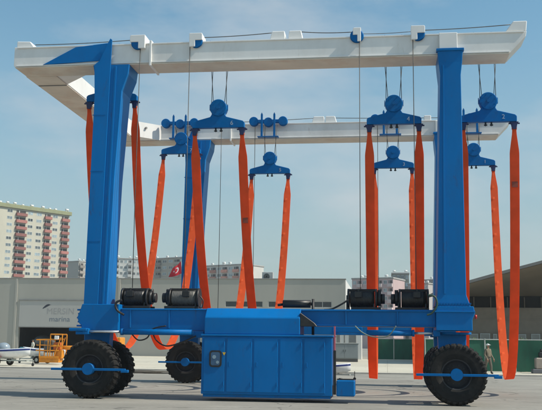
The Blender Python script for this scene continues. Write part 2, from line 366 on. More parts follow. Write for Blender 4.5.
em._add([fpt(*p)+Vector((0, -.006, 0)) for p in sp]+[fpt(.66, .5)+Vector((0, -.006, 0))], [(k, (k+1) % 10, 10) for k in range(10)])
part('flag_emblem', em, PRINT, flag_cloth)

# ------------------------------------------------------------------ small white annex, kiosk
YA = 97.0
ax0, ax1 = U(334, 340, YA).x, U(361.5, 340, YA).x; az = U(345, 326, YA).z+.6
an = thing('annex', 'low white annex with grey window panels at the warehouse corner', 'building', ((ax0+ax1)/2, YA+1.2, 0))
part('wall', MB().box((ax0, YA, 0), (ax1, YA+2.6, az), .02), MATS['end_render'], an)
part('roof', MB().box((ax0-.15, YA-.2, az), (ax1+.15, YA+2.7, az+.18), .02), COPE, an)
for a, b in ((336, 340.5), (343.5, 345.5), (348.5, 356.5)):
    xa, xb = U(a, 335, YA).x, U(b, 335, YA).x
    o = part('window', MB().box((xa, YA-.05, 1.75), (xb, YA-.002, 3.2), .01), FRAME, an)
    part('pane', MB().box((xa+.06, YA-.06, 1.81), (xb-.06, YA-.052, 3.14)), mat('grey_pane', (.16, .17, .17), .2, spec=.6), o)
YK = 83.0
k0, k1 = U(331, 350, YK).x, U(358, 350, YK).x
kk = thing('utility_kiosk', 'grey metal utility kiosk on a dark plinth beside the white annex', 'kiosk', ((k0+k1)/2, YK+.5, 0))
kz = U(345, 344, YK).z
KM = mat('kiosk_grey', (.22, .245, .25), .55, var=.08, scale=1.5)
part('plinth', MB().box((k0+.04, YK+.03, .03), (k1-.04, YK+1.1, .32)), mat('plinth_dark', (.10, .095, .09), .8), kk)
part('body', MB().box((k0, YK, .322), (k1, YK+1.15, kz), .02), KM, kk)
part('lid', MB().box((k0-.06, YK-.06, kz), (k1+.06, YK+1.2, kz+.07), .015), KM, kk)
km = (k0+k1)/2
for xa, xb in ((k0+.06, km-.02), (km+.02, k1-.06)):
    d = part('door', MB().box((xa, YK-.025, .4), (xb, YK-.002, kz-.08), .006), KM, kk)
    hx = xb-.08 if xb < km else xa+.08
    part('handle', MB().box((hx-.015, YK-.05, .95), (hx+.015, YK-.026, 1.15), .004), BLACK, d)

# ------------------------------------------------------------------ hall with a rising curved roof
HALL = mat('hall_stone', (.235, .205, .17), .85, var=.12, scale=.9, dirt=(.12, .10, .08), dirt_amt=.4, dirt_scale=.5, bump=.2, bscale=3)
HROOF = mat('hall_roof_edge', (.15, .15, .145), .6); HSOF = mat('hall_soffit', (.12, .105, .085), .85, var=.1)
HDARK = mat('hall_dark_band', (.010, .010, .010), .5, spec=.2)  # near-black band between the stone wall and the soffit
YH = 86.0
hx0, hx1 = U(452, 300, YH).x, 42.0
hl = thing('sports_hall', 'brown stone hall with a sweeping curved roof rising to the right', 'hall', ((hx0+hx1)/2, YH+10, 0))
part('wall', MB().box((hx0, YH, 0), (hx1, YH+26, 5.2)), HALL, hl)

YR0, YR1 = YH-9, YH+28
def roof_z(x):
    e0 = U(467, 281.5, YR0); e1 = U(542, 261, YR0); s = (e1.z-e0.z)/(e1.x-e0.x); d = x-e0.x
    return e0.z+s*d-.0022*d*(d-(e1.x-e0.x))
part('dark_band', MB().box((hx0+.15, YH+.35, 5.2), (hx1-.1, YH+25, 6.3)), HDARK, hl)
for i in range(22):   # uprights across the dark band
    x = hx0+.5+i*1.55
    part('band_upright', MB().box((x-.05, YH+.25, 5.202), (x+.05, YH+.348, 6.2)), HSOF, hl)
rp = []
n = 26
for i in range(n+1):
    x = U(452, 290, YR0).x-1 + (44)*i/n
    rp.append((x, roof_z(x)))
poly = rp + [(x, z-.22) for x, z in rp[::-1]]
rmb = MB(); k = len(rp); vs = []
for y, dz in ((YR0, 0), (YR1, 1.2)):
    for (x, z) in rp: vs += [(x, y, z+dz), (x, y, z+dz-.24)]
q = 2*k; fs = []
for i in range(k-1):
    a = 2*i; fs += [(a, a+1, a+3, a+2), (q+a, q+a+2, q+a+3, q+a+1), (a, a+2, q+a+2, q+a), (a+1, q+a+1, q+a+3, a+3)]
fs += [(0, q, q+1, 1), (2*k-2, 2*k-1, 2*q-1, 2*q-2)]
rmb._add(vs, fs, 0, False)
hr = part('roof', rmb, HSOF, hl)
sf = MB(); vs = []
for (x, z) in rp:
    for t_ in (0, .5, 1): vs.append((x, YR0+.1+(YH+.6-YR0)*t_, (z-.25)*(1-t_)+6.22*t_+(z-6.4)*.12*math.sin(math.pi*t_)))
sf._add(vs, [(3*i+j, 3*i+j+1, 3*i+j+4, 3*i+j+3) for i in range(k-1) for j in range(2)], 0, True)
part('soffit', sf, mat('hall_soffit_boards', (.15, .128, .098), .85, var=.1, scale=.5), hr)
em = MB()
vs = []
for (x, z) in rp: vs += [(x, YR0-.06, z+.05), (x, YR0-.06, z-.2), (x, YR0-.002, z+.05), (x, YR0-.002, z-.2)]
fs = []
for i in range(k-1):
    a = 4*i; fs += [(a, a+1, a+5, a+4), (a+2, a+6, a+7, a+3), (a, a+4, a+6, a+2), (a+1, a+3, a+7, a+5)]
em._add(vs, fs); part('roof_edge', em, HROOF, hr)
rb = MB()
for i in range(1, 20):    # stone courses are too far to tell apart: only the big joints are cut as grooves
    pass
for zc in (1.6, 2.9, 4.1, 5.05):
    part('string_course', MB().box((hx0-.03, YH-.05, zc-.06), (hx1, YH-.002, zc+.06), .01), HALL, hl)
PW = mat('white_panel', (.42, .44, .43), .5)
for a, b, z0, z1 in ((470, 478, 1.4, 2.75), (480, 490, 1.2, 2.8), (493, 497, 1.4, 2.75), (518, 526, 1.4, 2.75), (531, 540, 1.3, 2.8)):
    xa, xb = U(a, 335, YH).x, U(b, 335, YH).x
    o = part('window', MB().box((xa, YH-.1, z0), (xb, YH-.052, z1), .01), PW, hl)
    part('pane', MB().box((xa+.08, YH-.11, z0+.08), (xb-.08, YH-.102, z1-.08)), mat('dull_pane', (.27, .27, .25), .4), o)

# ------------------------------------------------------------------ green fences
GREEN = mat('green_mesh_cloth', (.012, .105, .06), .7, var=.18, scale=1.2, dirt=(.02, .06, .04), dirt_amt=.4, dirt_scale=1.5, stretch=(2, 1, .6))
GALV = mat('galvanised_rail', (.42, .45, .42), .5, metal=.3)
def fence(label, xa, xb, y, h, pw, slope=0):
    f = thing('fence', label, 'fence', ((xa+xb)/2, y, 0), group='green cloth fences')
    n = max(1, round((xb-xa)/pw)); dx = (xb-xa)/n
    for i in range(n+1):
        x = xa+i*dx; yy = y+slope*(x-xa)
        part('post', MB().cyl((x, yy, 0), (x, yy, h+.06), .04, 8), GALV, f)
    for i in range(n):
        x0, x1 = xa+i*dx+.045, xa+(i+1)*dx-.045
        def pf(u, v, x0=x0, x1=x1, i=i): 
            x = x0+(x1-x0)*u
            return Vector((x, y+slope*(x-xa)+.05*math.sin(u*math.pi)*math.sin(v*5+i*2), .1+(h-.14)*v))
        part('cloth_panel', sheet(pf, 8, 5, .015), GREEN, f)
        a = pf(0, 1); b = pf(1, 1); part('rail', MB().cyl((a.x, a.y, h), (b.x, b.y, h), .03, 6), GALV, f)
    return f
fence('green cloth fence panels standing behind the khaki dressed man', U(425, 340, 57.5).x, 30, 57.5, 2.05, 1.9)
fence('distant green cloth fence seen under the beam between the right straps', U(368, 345, 96).x, U(446, 345, 96).x, 96, 2.25, 2.6)
# ------------------------------------------------------------------ apartment buildings far behind
def vary(m, lo, hi):
    """each copy of a piece gets its own brightness"""
    t = m.node_tree; b = t.nodes['Principled BSDF']; src = b.inputs['Base Color'].links[0].from_socket
    oi = t.nodes.new('ShaderNodeObjectInfo'); r = t.nodes.new('ShaderNodeMapRange'); r.inputs['To Min'].default_value = lo; r.inputs['To Max'].default_value = hi
    v = t.nodes.new('ShaderNodeVectorMath'); v.operation = 'SCALE'; t.links.new(oi.outputs['Random'], r.inputs['Value']); t.links.new(src, v.inputs[0]); t.links.new(r.outputs['Result'], v.inputs['Scale']); t.links.new(v.outputs['Vector'], b.inputs['Base Color'])
    return m
def wall_mat(name, c): return mat(name, c, .85, var=.06, scale=.15, dirt=tuple(x*.7 for x in c), dirt_amt=.3, dirt_scale=.25, stretch=(1, 1, .4))
WPANE = vary(mat('apartment_pane', (.10, .125, .135), .25, var=.5, scale=.6, spec=.7), .35, 3.2)
WFRM = mat('apartment_frame', (.62, .63, .60), .6)
VARIED = set()
DARKR = mat('balcony_recess_shade', (.06, .05, .045), .9)  # flat dark panel behind each balcony, recess shade put into its colour
def apartment(label, A, B, ztop, depth, zvis, wallc, cols, floor=2.9, roofc=(.30, .30, .20), balc=(.30, .115, .095), tanks=6, roof_h=1.4, over=.8, group='apartment blocks behind the yard', proud=1.1):
    """A, B: the two ends of the front (left, right) on the ground; cols: list of (kind, t0, t1) along the front"""
    A, B = Vector((A.x, A.y, 0)), Vector((B.x, B.y, 0)); d = B-A; wdt = d.length; rz = math.atan2(d.y, d.x)
    b = thing('apartment_building', label, 'building', A+d*.5, rz, group, local=True)
    h = wdt/2; wm = wall_mat('wall_%.2f_%.2f_%.2f' % wallc, wallc); bm_ = mat('balc_%.2f_%.2f' % balc[:2], balc, .8, var=.12, scale=.4)
    if bm_.name not in VARIED: VARIED.add(bm_.name); vary(bm_, .72, 1.35)
    part('wall', MB().box((-h, 0, 0), (h, depth, ztop)), wm, b)
    part('roof', MB().box((-h-over, -over, ztop), (h+over, depth+over, ztop+roof_h), .1), mat('roofc_%.2f_%.2f' % roofc[:2], roofc, .8, var=.15, scale=.5), b)
    nf = int((ztop-zvis)/floor)+1; protos = {}
    for kind, t0, t1 in cols:
        x0, x1 = -h+wdt*t0, -h+wdt*t1; ww = x1-x0
        for i in range(nf):
            z1 = ztop-.55-i*floor; key = (kind, round(ww, 2))
            if kind == 'w':
                if key not in protos:
                    mb = MB(); f = .09
                    mb.box((x0, -.06, z1-1.35), (x1, -.002, z1-1.25)).box((x0, -.06, z1-.1), (x1, -.002, z1)).box((x0, -.06, z1-1.25), (x0+f, -.002, z1-.1)).box((x1-f, -.06, z1-1.25), (x1, -.002, z1-.1))
                    mb.box(((x0+x1)/2-.05, -.06, z1-1.25), ((x0+x1)/2+.05, -.002, z1-.1)); mb.box((x0+f, -.03, z1-1.25), (x1-f, -.002, z1-.1), mi=1)
                    protos[key] = (part('window', mb, [WFRM, WPANE], b), z1, x0)
                else:
                    p, zz, xx = protos[key]; dup(p, b, (x0-xx, 0, z1-zz))
            else:
                if key not in protos:
                    mb = MB(); zf = z1-2.25
                    mb.box((x0, -proud, zf-.18), (x1, -.002, zf)).box((x0, -proud, zf), (x1, -proud+.12, zf+1.05)).box((x0, -proud+.12, zf), (x0+.1, -.002, zf+1.05)).box((x1-.1, -proud+.12, zf), (x1, -.002, zf+1.05))
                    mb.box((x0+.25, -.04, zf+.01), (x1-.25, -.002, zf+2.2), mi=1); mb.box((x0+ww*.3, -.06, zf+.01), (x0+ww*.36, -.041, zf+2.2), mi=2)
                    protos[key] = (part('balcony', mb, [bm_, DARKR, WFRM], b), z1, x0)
                else:
                    p, zz, xx = protos[key]; dup(p, b, (x0-xx, 0, z1-zz))
    rnd = random.Random(label)
    for i in range(tanks):
        x = -h+wdt*(i+.2+.6*rnd.random())/tanks; y = .4+rnd.random()*2; zr = ztop+roof_h; s = .75+.5*rnd.random()
        part('roof_tank', MB().cyl((x-.6*s, y, zr+.75*s), (x+.6*s, y, zr+.75*s), .38*s, 10).box((x-.5*s, y-.3, zr-.02), (x-.42*s, y+.3, zr+.5*s)).box((x+.42*s, y-.3, zr-.02), (x+.5*s, y+.3, zr+.5*s)), WHITE_C, b)
    return b
CREAM = (.50, .475, .385)
A = U(-34, 280, 341); B = U(66.5, 280, 381)
def tt(px):   # pixel column to fraction along the tower's front
    d0 = ray(px, 280); d0 = Vector((d0.x, d0.y)); a2, b2 = Vector((A.x, A.y)), Vector((B.x, B.y)); e = b2-a2
    det = d0.x*(-e.y)-d0.y*(-e.x); s = (a2.x*(-e.y)-a2.y*(-e.x))/det; p = d0*s
    return (p-a2).dot(e)/e.dot(e)
C_ = []
for k, a, b in (('b', -24, -13), ('w', -10, -5), ('w', 3.4, 8.8), ('b', 12.2, 22.8), ('w', 24.6, 29.6), ('w', 33.2, 38.6), ('b', 41.2, 48), ('w', 49.8, 54.8), ('b', 58.5, 66)):
    C_.append((k, tt(a), tt(b)))
apartment('tall cream apartment tower with red brown balconies and olive roof edge', A, B, U(2, 207.5, 355).z, 16, 27, CREAM, C_, roofc=(.26, .27, .15), tanks=12, floor=2.9, roof_h=1.7)
def block(label, p0, p1, ytop, Y0, Y1, wallc, kinds, **kw):
    A = U(p0, 280, Y0); B = U(p1, 280, Y1); z = U((p0+p1)/2, ytop, (Y0+Y1)/2).z; n = len(kinds); cols = []
    for i, k in enumerate(kinds):
        if k == 'w': cols.append((k, (i+.18)/n, (i+.82)/n))
        if k == 'b': cols.append((k, (i+.04)/n, (i+.96)/n))
    return apartment(label, A, B, z-kw.get('roof_h', .6), 14, kw.pop('zvis', 24), wallc, cols, **dict(dict(over=.25, roof_h=.6, roofc=(.34, .33, .31), tanks=4), **kw))
block('grey apartment block peeping out left of the blue leg', 78, 93, 261.5, 430, 440, (.42, .40, .36), 'bwb', balc=(.3, .27, .24), zvis=30)
block('white apartment block with rows of windows right of the blue leg', 106, 140, 258, 425, 430, (.60, .60, .57), 'wwbwwbww', balc=(.50, .50, .48), zvis=28)
block('beige grey apartment block behind the red flag', 149, 186, 257.5, 410, 400, (.40, .37, .31), 'wbwwbw', balc=(.30, .27, .23), zvis=28)
block('white apartment block with salmon balconies behind the warehouse roof', 205, 245, 264.5, 390, 380, (.56, .54, .50), 'wbwbwbw', balc=(.52, .24, .18), zvis=26)
block('pinkish apartment block between the two right black winches', 352, 393, 277.5, 330, 325, (.50, .37, .36), 'wbwbwbwb', balc=(.62, .50, .48), zvis=8)
block('olive grey apartment block, tallest above the right black winches', 392, 409, 272.5, 350, 350, (.26, .255, .21), 'wwww', zvis=10, tanks=2)
block('pale grey apartment block half hidden by the right strap', 408, 428, 283, 340, 335, (.44, .40, .38), 'wbwbw', balc=(.5, .36, .34), zvis=8, tanks=3)
block('grey apartment block beside the right blue leg', 425, 446, 279, 360, 355, (.38, .37, .35), 'wbwbw', balc=(.45, .43, .41), zvis=8, tanks=3)

# ================================================================== BOAT HOIST
YN, YF = 26.9, 37.6            # middle planes of the near and the far side frame
ZB0, ZB1 = 10.40, 11.07        # top beams
hoist = thing('boat_hoist', 'large blue and white mobile boat hoist standing on big tyres', 'boat hoist', (-3.6, 32.2, 0))
H = lambda n, mb, m, p=None: part(n, mb, m, p or hoist)

DUSTY = mat('dusty_rusting_paint', (.74, .67, .56), .7, var=.12, scale=.8, dirt=(.55, .28, .16), dirt_amt=.55, dirt_scale=.55)
# top beams: box girders with edge flanges
def top_beam(yf, yb, x0, x1):
    ch = .5
    b = MB().prism([(x0, ZB0+.05), (x0+.05, ZB0), (x1-ch, ZB0), (x1-.03, ZB1-.17), (x1, ZB1), (x0, ZB1)], yf, yb, .012)
    o = H('top_beam', b, WHITE)
    part('bottom_plate', MB().box((x0+.06, yf-.02, ZB0-.03), (x1-ch-.03, yb+.02, ZB0-.002), .004), DUSTY, o)
    part('flange', MB().box((x0+.1, yf-.035, ZB0+.012), (x1-ch-.02, yf-.002, ZB0+.05), .004), WHITE, o)
    part('flange', MB().box((x0+.1, yf-.035, ZB1-.05), (x1-.08, yf-.002, ZB1-.012), .004), WHITE, o)
    return o
nb = top_beam(26.4, 27.35, -11.9, 4.24); fb_ = top_beam(37.1, 38.05, -11.9, 5.2)
def joint(beam, x, yf, yb):   # bolted joint collar round a girder
    o = part('joint_collar', MB().box((x-.035, yf-.07, ZB0-.09), (x+.035, yb+.05, ZB1+.07), .01), WHITE_C, beam)
joint(nb, U(151, 50, 26.4).x, 26.4, 27.35); joint(fb_, U(231, 128, 37.1).x, 37.1, 38.05)
# cross girder at the closed end with its plan gussets
cb = H('cross_beam', MB().box((-11.9, 27.36+.03, ZB0), (-10.82, 37.09, ZB1), .012), WHITE)
gz0, gz1 = ZB0+.002, ZB1-.002
part('corner_gusset', MB().prism([(-10.815, 27.36), (-9.75, 27.36), (-10.815, 28.4)], gz0, gz1, 0, axis='Z'), WHITE, cb)
part('corner_gusset', MB().prism([(-10.815, 37.09), (-9.75, 37.09), (-10.815, 36.05)], gz0, gz1, 0, axis='Z'), WHITE, cb)
part('bottom_plate', MB().box((-11.88, 27.4, ZB0-.025), (-10.84, 37.05, ZB0-.002)), DUSTY, cb)
part('seam_plate', MB().box((-11.85, 28.38, ZB0-.05), (-10.85, 28.43, ZB0-.027)), COPE, cb)
# sunlit eye plate on the far gusset
part('lifting_eye', MB().cyl((-10.3, 36.53, 10.83), (-10.25, 36.5, 10.83), .05, 10), COPE, cb)

# sheave housings on the beams
def housing(x0, x1, z1, yf, side=0):
    w_ = x1-x0; zc = ZB1-.02; zb = ZB1-.2; xm = x0+.55*w_ if side < 0 else x1-.55*w_
    P = [(x0, zc+.03), (x0, z1-.03), (x0+.03, z1), (x1, z1), (x1, zb), (xm, zb), (xm, zc+.03)] if side < 0 else [(x1, zc+.03), (x1, z1-.03), (x1-.03, z1), (x0, z1), (x0, zb), (xm, zb), (xm, zc+.03)]
    o = H('sheave_housing', MB().prism(P, yf-.13, yf+.42, .012), WHITE_C)
    xc = x0+.5*w_ if side < 0 else x1-.5*w_
    part('sheave', MB().lathe([(.0, -.04), (.18, -.04), (.21, -.03), (.17, 0), (.21, .03), (.18, .04), (0, .04)], (xc, yf-.06, zc), 'Y', 28), BLUE_D, o)
    return o
for a, b, sd_ in ((131, 146, -1), (190, 203, 1), (353, 361, -1), (411, 425, 1)):
    housing(U(a, 42, 26.4).x, U(b, 42, 26.4).x, ZB1+.24, 26.4, sd_)
for a, b in ((247, 257), (421, 431)):
    pass
def saddle(xc, wd, yf, slant):
    H('cable_saddle', MB().prism([(xc-wd*.62, ZB1+.001), (xc+wd*.62, ZB1+.001), (xc+wd*(.5+slant), ZB1+.3), (xc-wd*(.5-slant), ZB1+.3)], yf+.12, yf+.5, .02), WHITE_C)
saddle(-3.33, .4, 26.4, .05); saddle(-2.76, .38, 26.4, -.05)
saddle(U(318, 117, 37.1).x, .45, 37.1, .05); saddle(U(331, 117, 37.1).x, .4, 37.1, -.1)
H('end_housing', MB().prism([(-11.85, ZB1+.001), (-11.25, ZB1+.001), (-11.4, ZB1+.2), (-11.85, ZB1+.22)], 26.45, 27.1, .02), WHITE_C)
H('end_housing', MB().prism([(3.62, ZB1+.001), (4.23, ZB1+.001), (4.26, ZB1+.32), (3.85, ZB1+.32), (3.72, ZB1+.14)], 26.4, 27.2, .02), WHITE_C)
H('end_housing', MB().box((4.6, 37.15, ZB1+.001), (5.15, 37.8, ZB1+.2), .02), WHITE_C)
H('end_housing', MB().box((U(424, 115, 37.1).x, 37.12, ZB1+.001), (U(431, 115, 37.1).x, 37.7, ZB1+.22), .02), WHITE_C)

# wire ropes along the beams and down to the winches
def rope(pts, r=.014): return H('wire_rope', MB().tube(pts, r, 5), ROPE)
def sagline(a, b, s=.05, n=10): return [Vector(a).lerp(Vector(b), i/n)-Vector((0, 0, s*4*(i/n)*(1-i/n))) for i in range(n+1)]
def hz(x): return U(x, 42, 26.4).x
rope(sagline((-11.3, 26.62, ZB1+.14), (hz(133), 26.62, ZB1+.2), .03)); rope(sagline((hz(203), 26.62, ZB1+.2), (-3.5, 26.62, ZB1+.28), .02))
rope(sagline((-2.6, 26.62, ZB1+.28), (hz(353), 26.62, ZB1+.22), .03)); rope(sagline((hz(425), 26.62, ZB1+.2), (3.8, 26.62, ZB1+.29), .02)); rope(sagline((hz(361), 26.7, ZB1+.18), (hz(411), 26.7, ZB1+.2), .02), .01)
rope(sagline((-9.6, 37.3, ZB1+.1), (-3.0, 37.3, ZB1+.24), .04)); rope(sagline((-2.5, 37.3, ZB1+.24), (5.0, 37.3, ZB1+.15), .04))
WX = [U(138.3, 120, 26.4).x, U(189.5, 80, 26.4).x, U(359.8, 120, 26.4).x, U(413.6, 100, 26.4).x]
for x in WX: rope([(x, 26.34, ZB1-.05), (x, 26.34, 6), (x, 26.4, 3.3)], .013)
for px in (220, 254, 378): x = U(px, 200, 37).x; rope([(x, 37.02, ZB1-.1), (x, 37.02, 2.9)], .013)

# legs
def quadleg(name, rings, m, bev=.015):
    """rings: (z, x0, x1, y0, y1) from the bottom up"""
    mb = MB(); vs = []; fs = []
    for z, x0, x1, y0, y1 in rings: vs += [(x0, y0, z), (x1, y0, z), (x1, y1, z), (x0, y1, z)]
    k = len(rings)
    for i in range(k-1):
        for j in range(4): fs.append((4*i+j, 4*i+(j+1) % 4, 4*i+4+(j+1) % 4, 4*i+4+j))
    fs += [(3, 2, 1, 0), tuple(4*k-4+j for j in range(4))]
    b = bmesh.new(); bv = [b.verts.new(v) for v in vs]
    for f in fs: b.faces.new([bv[i] for i in f])
    bmesh.ops.recalc_face_normals(b, faces=b.faces[:])
    bmesh.ops.bevel(b, geom=[e for e in b.edges if abs(e.verts[0].co.z-e.verts[1].co.z) > .2], offset=bev, segments=1, affect='EDGES')
    return mb.bm(b)
def left_leg(dx, yf, near):
    X = lambda x: x+dx
    leg = H('leg', quadleg('leg', [(2.3, X(-9.18), X(-8.45), yf, yf+.8), (6.7, X(-9.13), X(-8.36), yf, yf+.86), (9.5, X(-9.10), X(-8.23), yf, yf+.95), (10.05, X(-9.14), X(-8.05), yf, yf+1.0), (10.36, X(-9.2), X(-8.02), yf, yf+1.0)], BLUE), BLUE)
    # proud cover plate on the left of the front, climbing over the beam, and its edge strip
    part('cover_plate', MB().prism([(X(-9.165), 2.4), (X(-8.72), 2.4), (X(-8.62), 10.2), (X(-8.6), 11.17), (X(-8.66), 11.22), (X(-8.72), 11.1), (X(-8.98), 10.5), (X(-9.15), 10.36), (X(-9.1), 9.3)], yf-.04, yf-.002, .006), BLUE, leg)
    part('edge_strip', MB().prism([(X(-8.60), 2.42), (X(-8.54), 2.42), (X(-8.42), 10.3), (X(-8.48), 10.3)], yf-.03, yf-.002, .004), BLUE, leg)
    if near:
        part('beam_gusset', MB().prism([(X(-10.9), 10.44), (X(-9.83), 10.99), (X(-8.74), 11.1), (X(-8.99), 10.52)], yf+.04, yf+.095, .008), BLUE, leg)
    for z in (4.7, 6.9, 8.7): part('weld_seam', MB().box((X(-9.14), yf-.046, z), (X(-8.72), yf-.041, z+.03)), BLUE_D, leg)
    # bolted foot block
    ft = H('leg_foot', MB().prism([(X(-9.2), 2.0), (X(-9.2), 2.16), (X(-9.28), 2.22), (X(-9.34), 2.4), (X(-9.26), 2.6), (X(-9.2), 2.8), (X(-8.04), 2.8), (X(-8.04), 2.0)], yf-.06, yf+1.1, .015), BLUE)
    for i in range(5): part('plate_edge', MB().box((X(-9.36)+.03*(i % 2), yf-.03, 2.12+i*.12), (X(-9.22), yf+.9, 2.17+i*.12), .006), BLUE_D, ft)
    return leg
left_leg(0, 26.3, True); left_leg(.5, 37.0, False)
def right_leg(dx, yf, near):
    X = lambda x: x+dx
    leg = H('leg', quadleg('leg', [(2.8, X(1.38), X(2.38), yf-.02, yf+1.3), (3.12, X(1.45), X(2.27), yf, yf+1.25), (9.7, X(1.64), X(2.25), yf, yf+1.2), (10.1, X(1.6), X(2.3), yf, yf+1.2), (10.44, X(1.58), X(2.32), yf-.02, yf+1.25)], BLUE), BLUE)
    part('edge_strip', MB().prism([(X(1.63), 3.15), (X(1.69), 3.15), (X(1.76), 10.0), (X(1.71), 10.0)], yf-.025, yf-.002, .004), BLUE, leg)
    part('cap_plate', MB().box((X(1.54), yf-.06, 10.442), (X(2.36), yf+.19, 10.52), .01), BLUE, leg)
    part('beam_clamp', MB().box((X(1.63), yf-.02, 10.523), (X(2.17), yf+.19, 11.02), .015), WHITE_C, leg)
    ft = H('leg_foot', MB().prism([(X(1.4), 2.1), (X(1.4), 2.795), (X(2.46), 2.795), (X(2.5), 2.6), (X(2.42), 2.42), (X(2.42), 2.1)], yf-.06, yf+1.3, .015), BLUE)
    for i in range(12): x = X(1.46)+i*.083; part('bolt', MB().cyl((x, yf-.06, 2.87), (x, yf-.01, 2.87), .028, 6), BLUE_D, ft)
    part('foot_flange', MB().box((X(1.36), yf-.1, 2.62), (X(2.5), yf+1.3, 2.66), .006), BLUE, ft)
    if near:
        part('tail_lamp', MB().cyl((X(2.5), yf+.1, 2.5), (X(2.56), yf+.1, 2.5), .06, 10), RED, ft)
    return leg
right_leg(0, 26.2, True); right_leg(.45, 37.0, False)

# lower beams
lb = H('lower_beam', MB().prism([(-8.035, 2.03), (-5.2, 2.03), (-4.6, 2.2), (1.395, 2.2), (1.395, 2.7), (-8.035, 2.68)], 26.42, 27.4, .012), BLUE)
for x in (-7.72, -6.52, -1.2, .3): part('rib', MB().box((x-.02, 26.38, 2.1 if x < -5 else 2.25), (x+.02, 26.418, 2.64), .005), BLUE, lb)
part('flange', MB().box((-8.02, 26.37, 2.64), (1.38, 26.418, 2.672), .005), BLUE, lb)
part('flange', MB().box((-4.5, 26.37, 2.21), (1.38, 26.418, 2.235), .005), BLUE, lb)
lf = H('lower_beam', MB().box((-7.535, 37.12, 2.05), (1.84, 38.1, 2.68), .012), BLUE)

# wheels
TD = 1.735/2
def tyre_mesh(yc, xc):
    w_ = .29; b = MB()
    prof = [(.40, -w_*.72), (.46, -w_*.86), (.58, -w_*1.0), (.72, -w_*1.0), (.80, -w_*.92), (TD-.035, -w_*.72), (TD-.03, 0), (TD-.035, w_*.72), (.80, w_*.92), (.72, w_), (.58, w_), (.46, w_*.86), (.40, w_*.72)]
    b.lathe(prof, (xc, yc, TD), 'Y', 64)
    n = 30
    for i in range(n):
        for s in (-1, 1):
            t = 2*math.pi*(i+(.5 if s > 0 else 0))/n; dt = .062
            def q(r, h, tt_): return Vector((xc+r*math.cos(tt_), yc+h, TD+r*math.sin(tt_)))
            vs = []
            for r_in, r_out, hh, sk in ((TD-.05, TD, s*.02, .05), (TD-.06, TD-.004, s*w_*.80, 0), (.75, .80, s*w_*1.03, -.01)):
                for a_ in (-dt, dt):
                    vs += [q(r_in, hh, t+a_+sk*s), q(r_out, hh, t+a_*.85+sk*s)]
            fs = []
            for k in range(2):
                o = 4*k; fs += [(o, o+4, o+5, o+1), (o+2, o+3, o+7, o+6), (o+1, o+5, o+7, o+3), (o, o+2, o+6, o+4)]
            fs += [(0, 1, 3, 2), (8, 10, 11, 9)]
            b._add(vs, fs)
    return b
def rim_mesh(yc, xc, s):
    w_ = .29*s
    b = MB().lathe([(.44, -w_*.78), (.40, -w_*.80), (.385, -w_*.5), (.33, -w_*.3), (.2, -w_*.22), (.0, -w_*.22)], (xc, yc, TD), 'Y', 40)
    b.lathe([(.44, w_*.78), (.40, w_*.80), (.385, w_*.5), (.33, w_*.3), (.2, w_*.22), (.0, w_*.22)], (xc, yc, TD), 'Y', 40)
    for i in range(10):
        t = 2*math.pi*i/10; x, z = xc+.27*math.cos(t), TD+.27*math.sin(t); b.cyl((x, yc-w_*.34, z), (x, yc-w_*.2, z), .022, 6)
    return b
RIM = mat('dark_rim', (.022, .022, .024), .55, var=.3, scale=6, dirt=(.06, .055, .05), dirt_amt=.4, dirt_scale=5)
XL, XR = -8.8, 1.93
def wheel_set(xc, ymid, yo, bar):
    """a steering post between two tyres; bar: the side (-1 near, +1 far) that shows the hub bar"""
    post = H('wheel_post', MB().prism([(xc-.46, 2.0), (xc+.36, 2.0), (xc+.34, 1.35), (xc+.2, .72), (xc-.2, .72), (xc-.44, 1.35)], ymid-.2, ymid+.2, .02), BLUE)
    part('turntable', MB().cyl((xc-.04, ymid, 1.99), (xc-.04, ymid, 2.06), .56, 28), BLUE_D, post)
    part('axle', MB().cyl((xc, ymid-yo-.2, TD), (xc, ymid+yo+.2, TD), .09, 14), BLACK, post)
    for s in (-1, 1):
        yc = ymid+s*yo
        t = H('tyre', tyre_mesh(yc, xc), RUBBER); part('rim', rim_mesh(yc, xc, 1), RIM, t)
        if s == bar:
            ys = yc+s*.34
            part('hub_disc', MB().cyl((xc, yc+s*.05, TD), (xc, ys+s*.03, TD), .17, 28), BLUE_D, t)
            part('hub_bar', MB().box((xc-1.13, ys-.03, TD-.045), (xc-.168, ys+.03, TD+.025), .008).box((xc+.168, ys-.03, TD-.045), (xc+1.15, ys+.03, TD+.025), .008), BLUE_D, t)
            part('bar_end', MB().box((xc+1.02, ys-.05, TD-.09), (xc+1.24, ys+.05, TD-.01), .01), BLUE_D, t)
wheel_set(XL, YN, .72, -1); wheel_set(XR, YN, .72, -1); wheel_set(-8.3, YF, .72, -1); wheel_set(2.35, YF, .72, -1)

# steering cylinders
def steer(x0, x1, x2, z, y, flip):
    c = H('steering_cylinder', MB().cyl((x0, y, z), (x1, y, z), .085, 18).cyl((x1 if flip else x0, y, z), ((x1+.07) if flip else (x0-.07), y, z), .1, 18), BLUE_D)
    part('rod', MB().cyl(((x1+.072) if flip else x2, y, z), (x2 if flip else (x0-.072), y, z), .038, 12), CHROME, c)
    xe = x2
    part('clevis', MB().box((xe-.1, y-.09, z-.09), (xe+.1, y+.09, z+.09), .015), BLUE_D, c)
steer(-7.85, -5.75, -9.0, 1.97, 26.13, False); steer(-.6, .72, 1.42, 2.02, 26.4, True)
H('steering_bracket', MB().box((-9.5, 26.0, 1.98), (-8.95, 26.24, 2.07), .015).box((-9.3, 26.05, 1.88), (-8.92, 26.22, 1.978), .01), BLUE_D)
H('steering_bracket', MB().box((-1.6, 26.35, 2.02), (-.72, 26.6, 2.19), .015), BLUE_D)
H('steering_bracket', MB().box((-5.75, 26.3, 1.82), (-5.42, 26.7, 2.02), .015), BLUE_D)

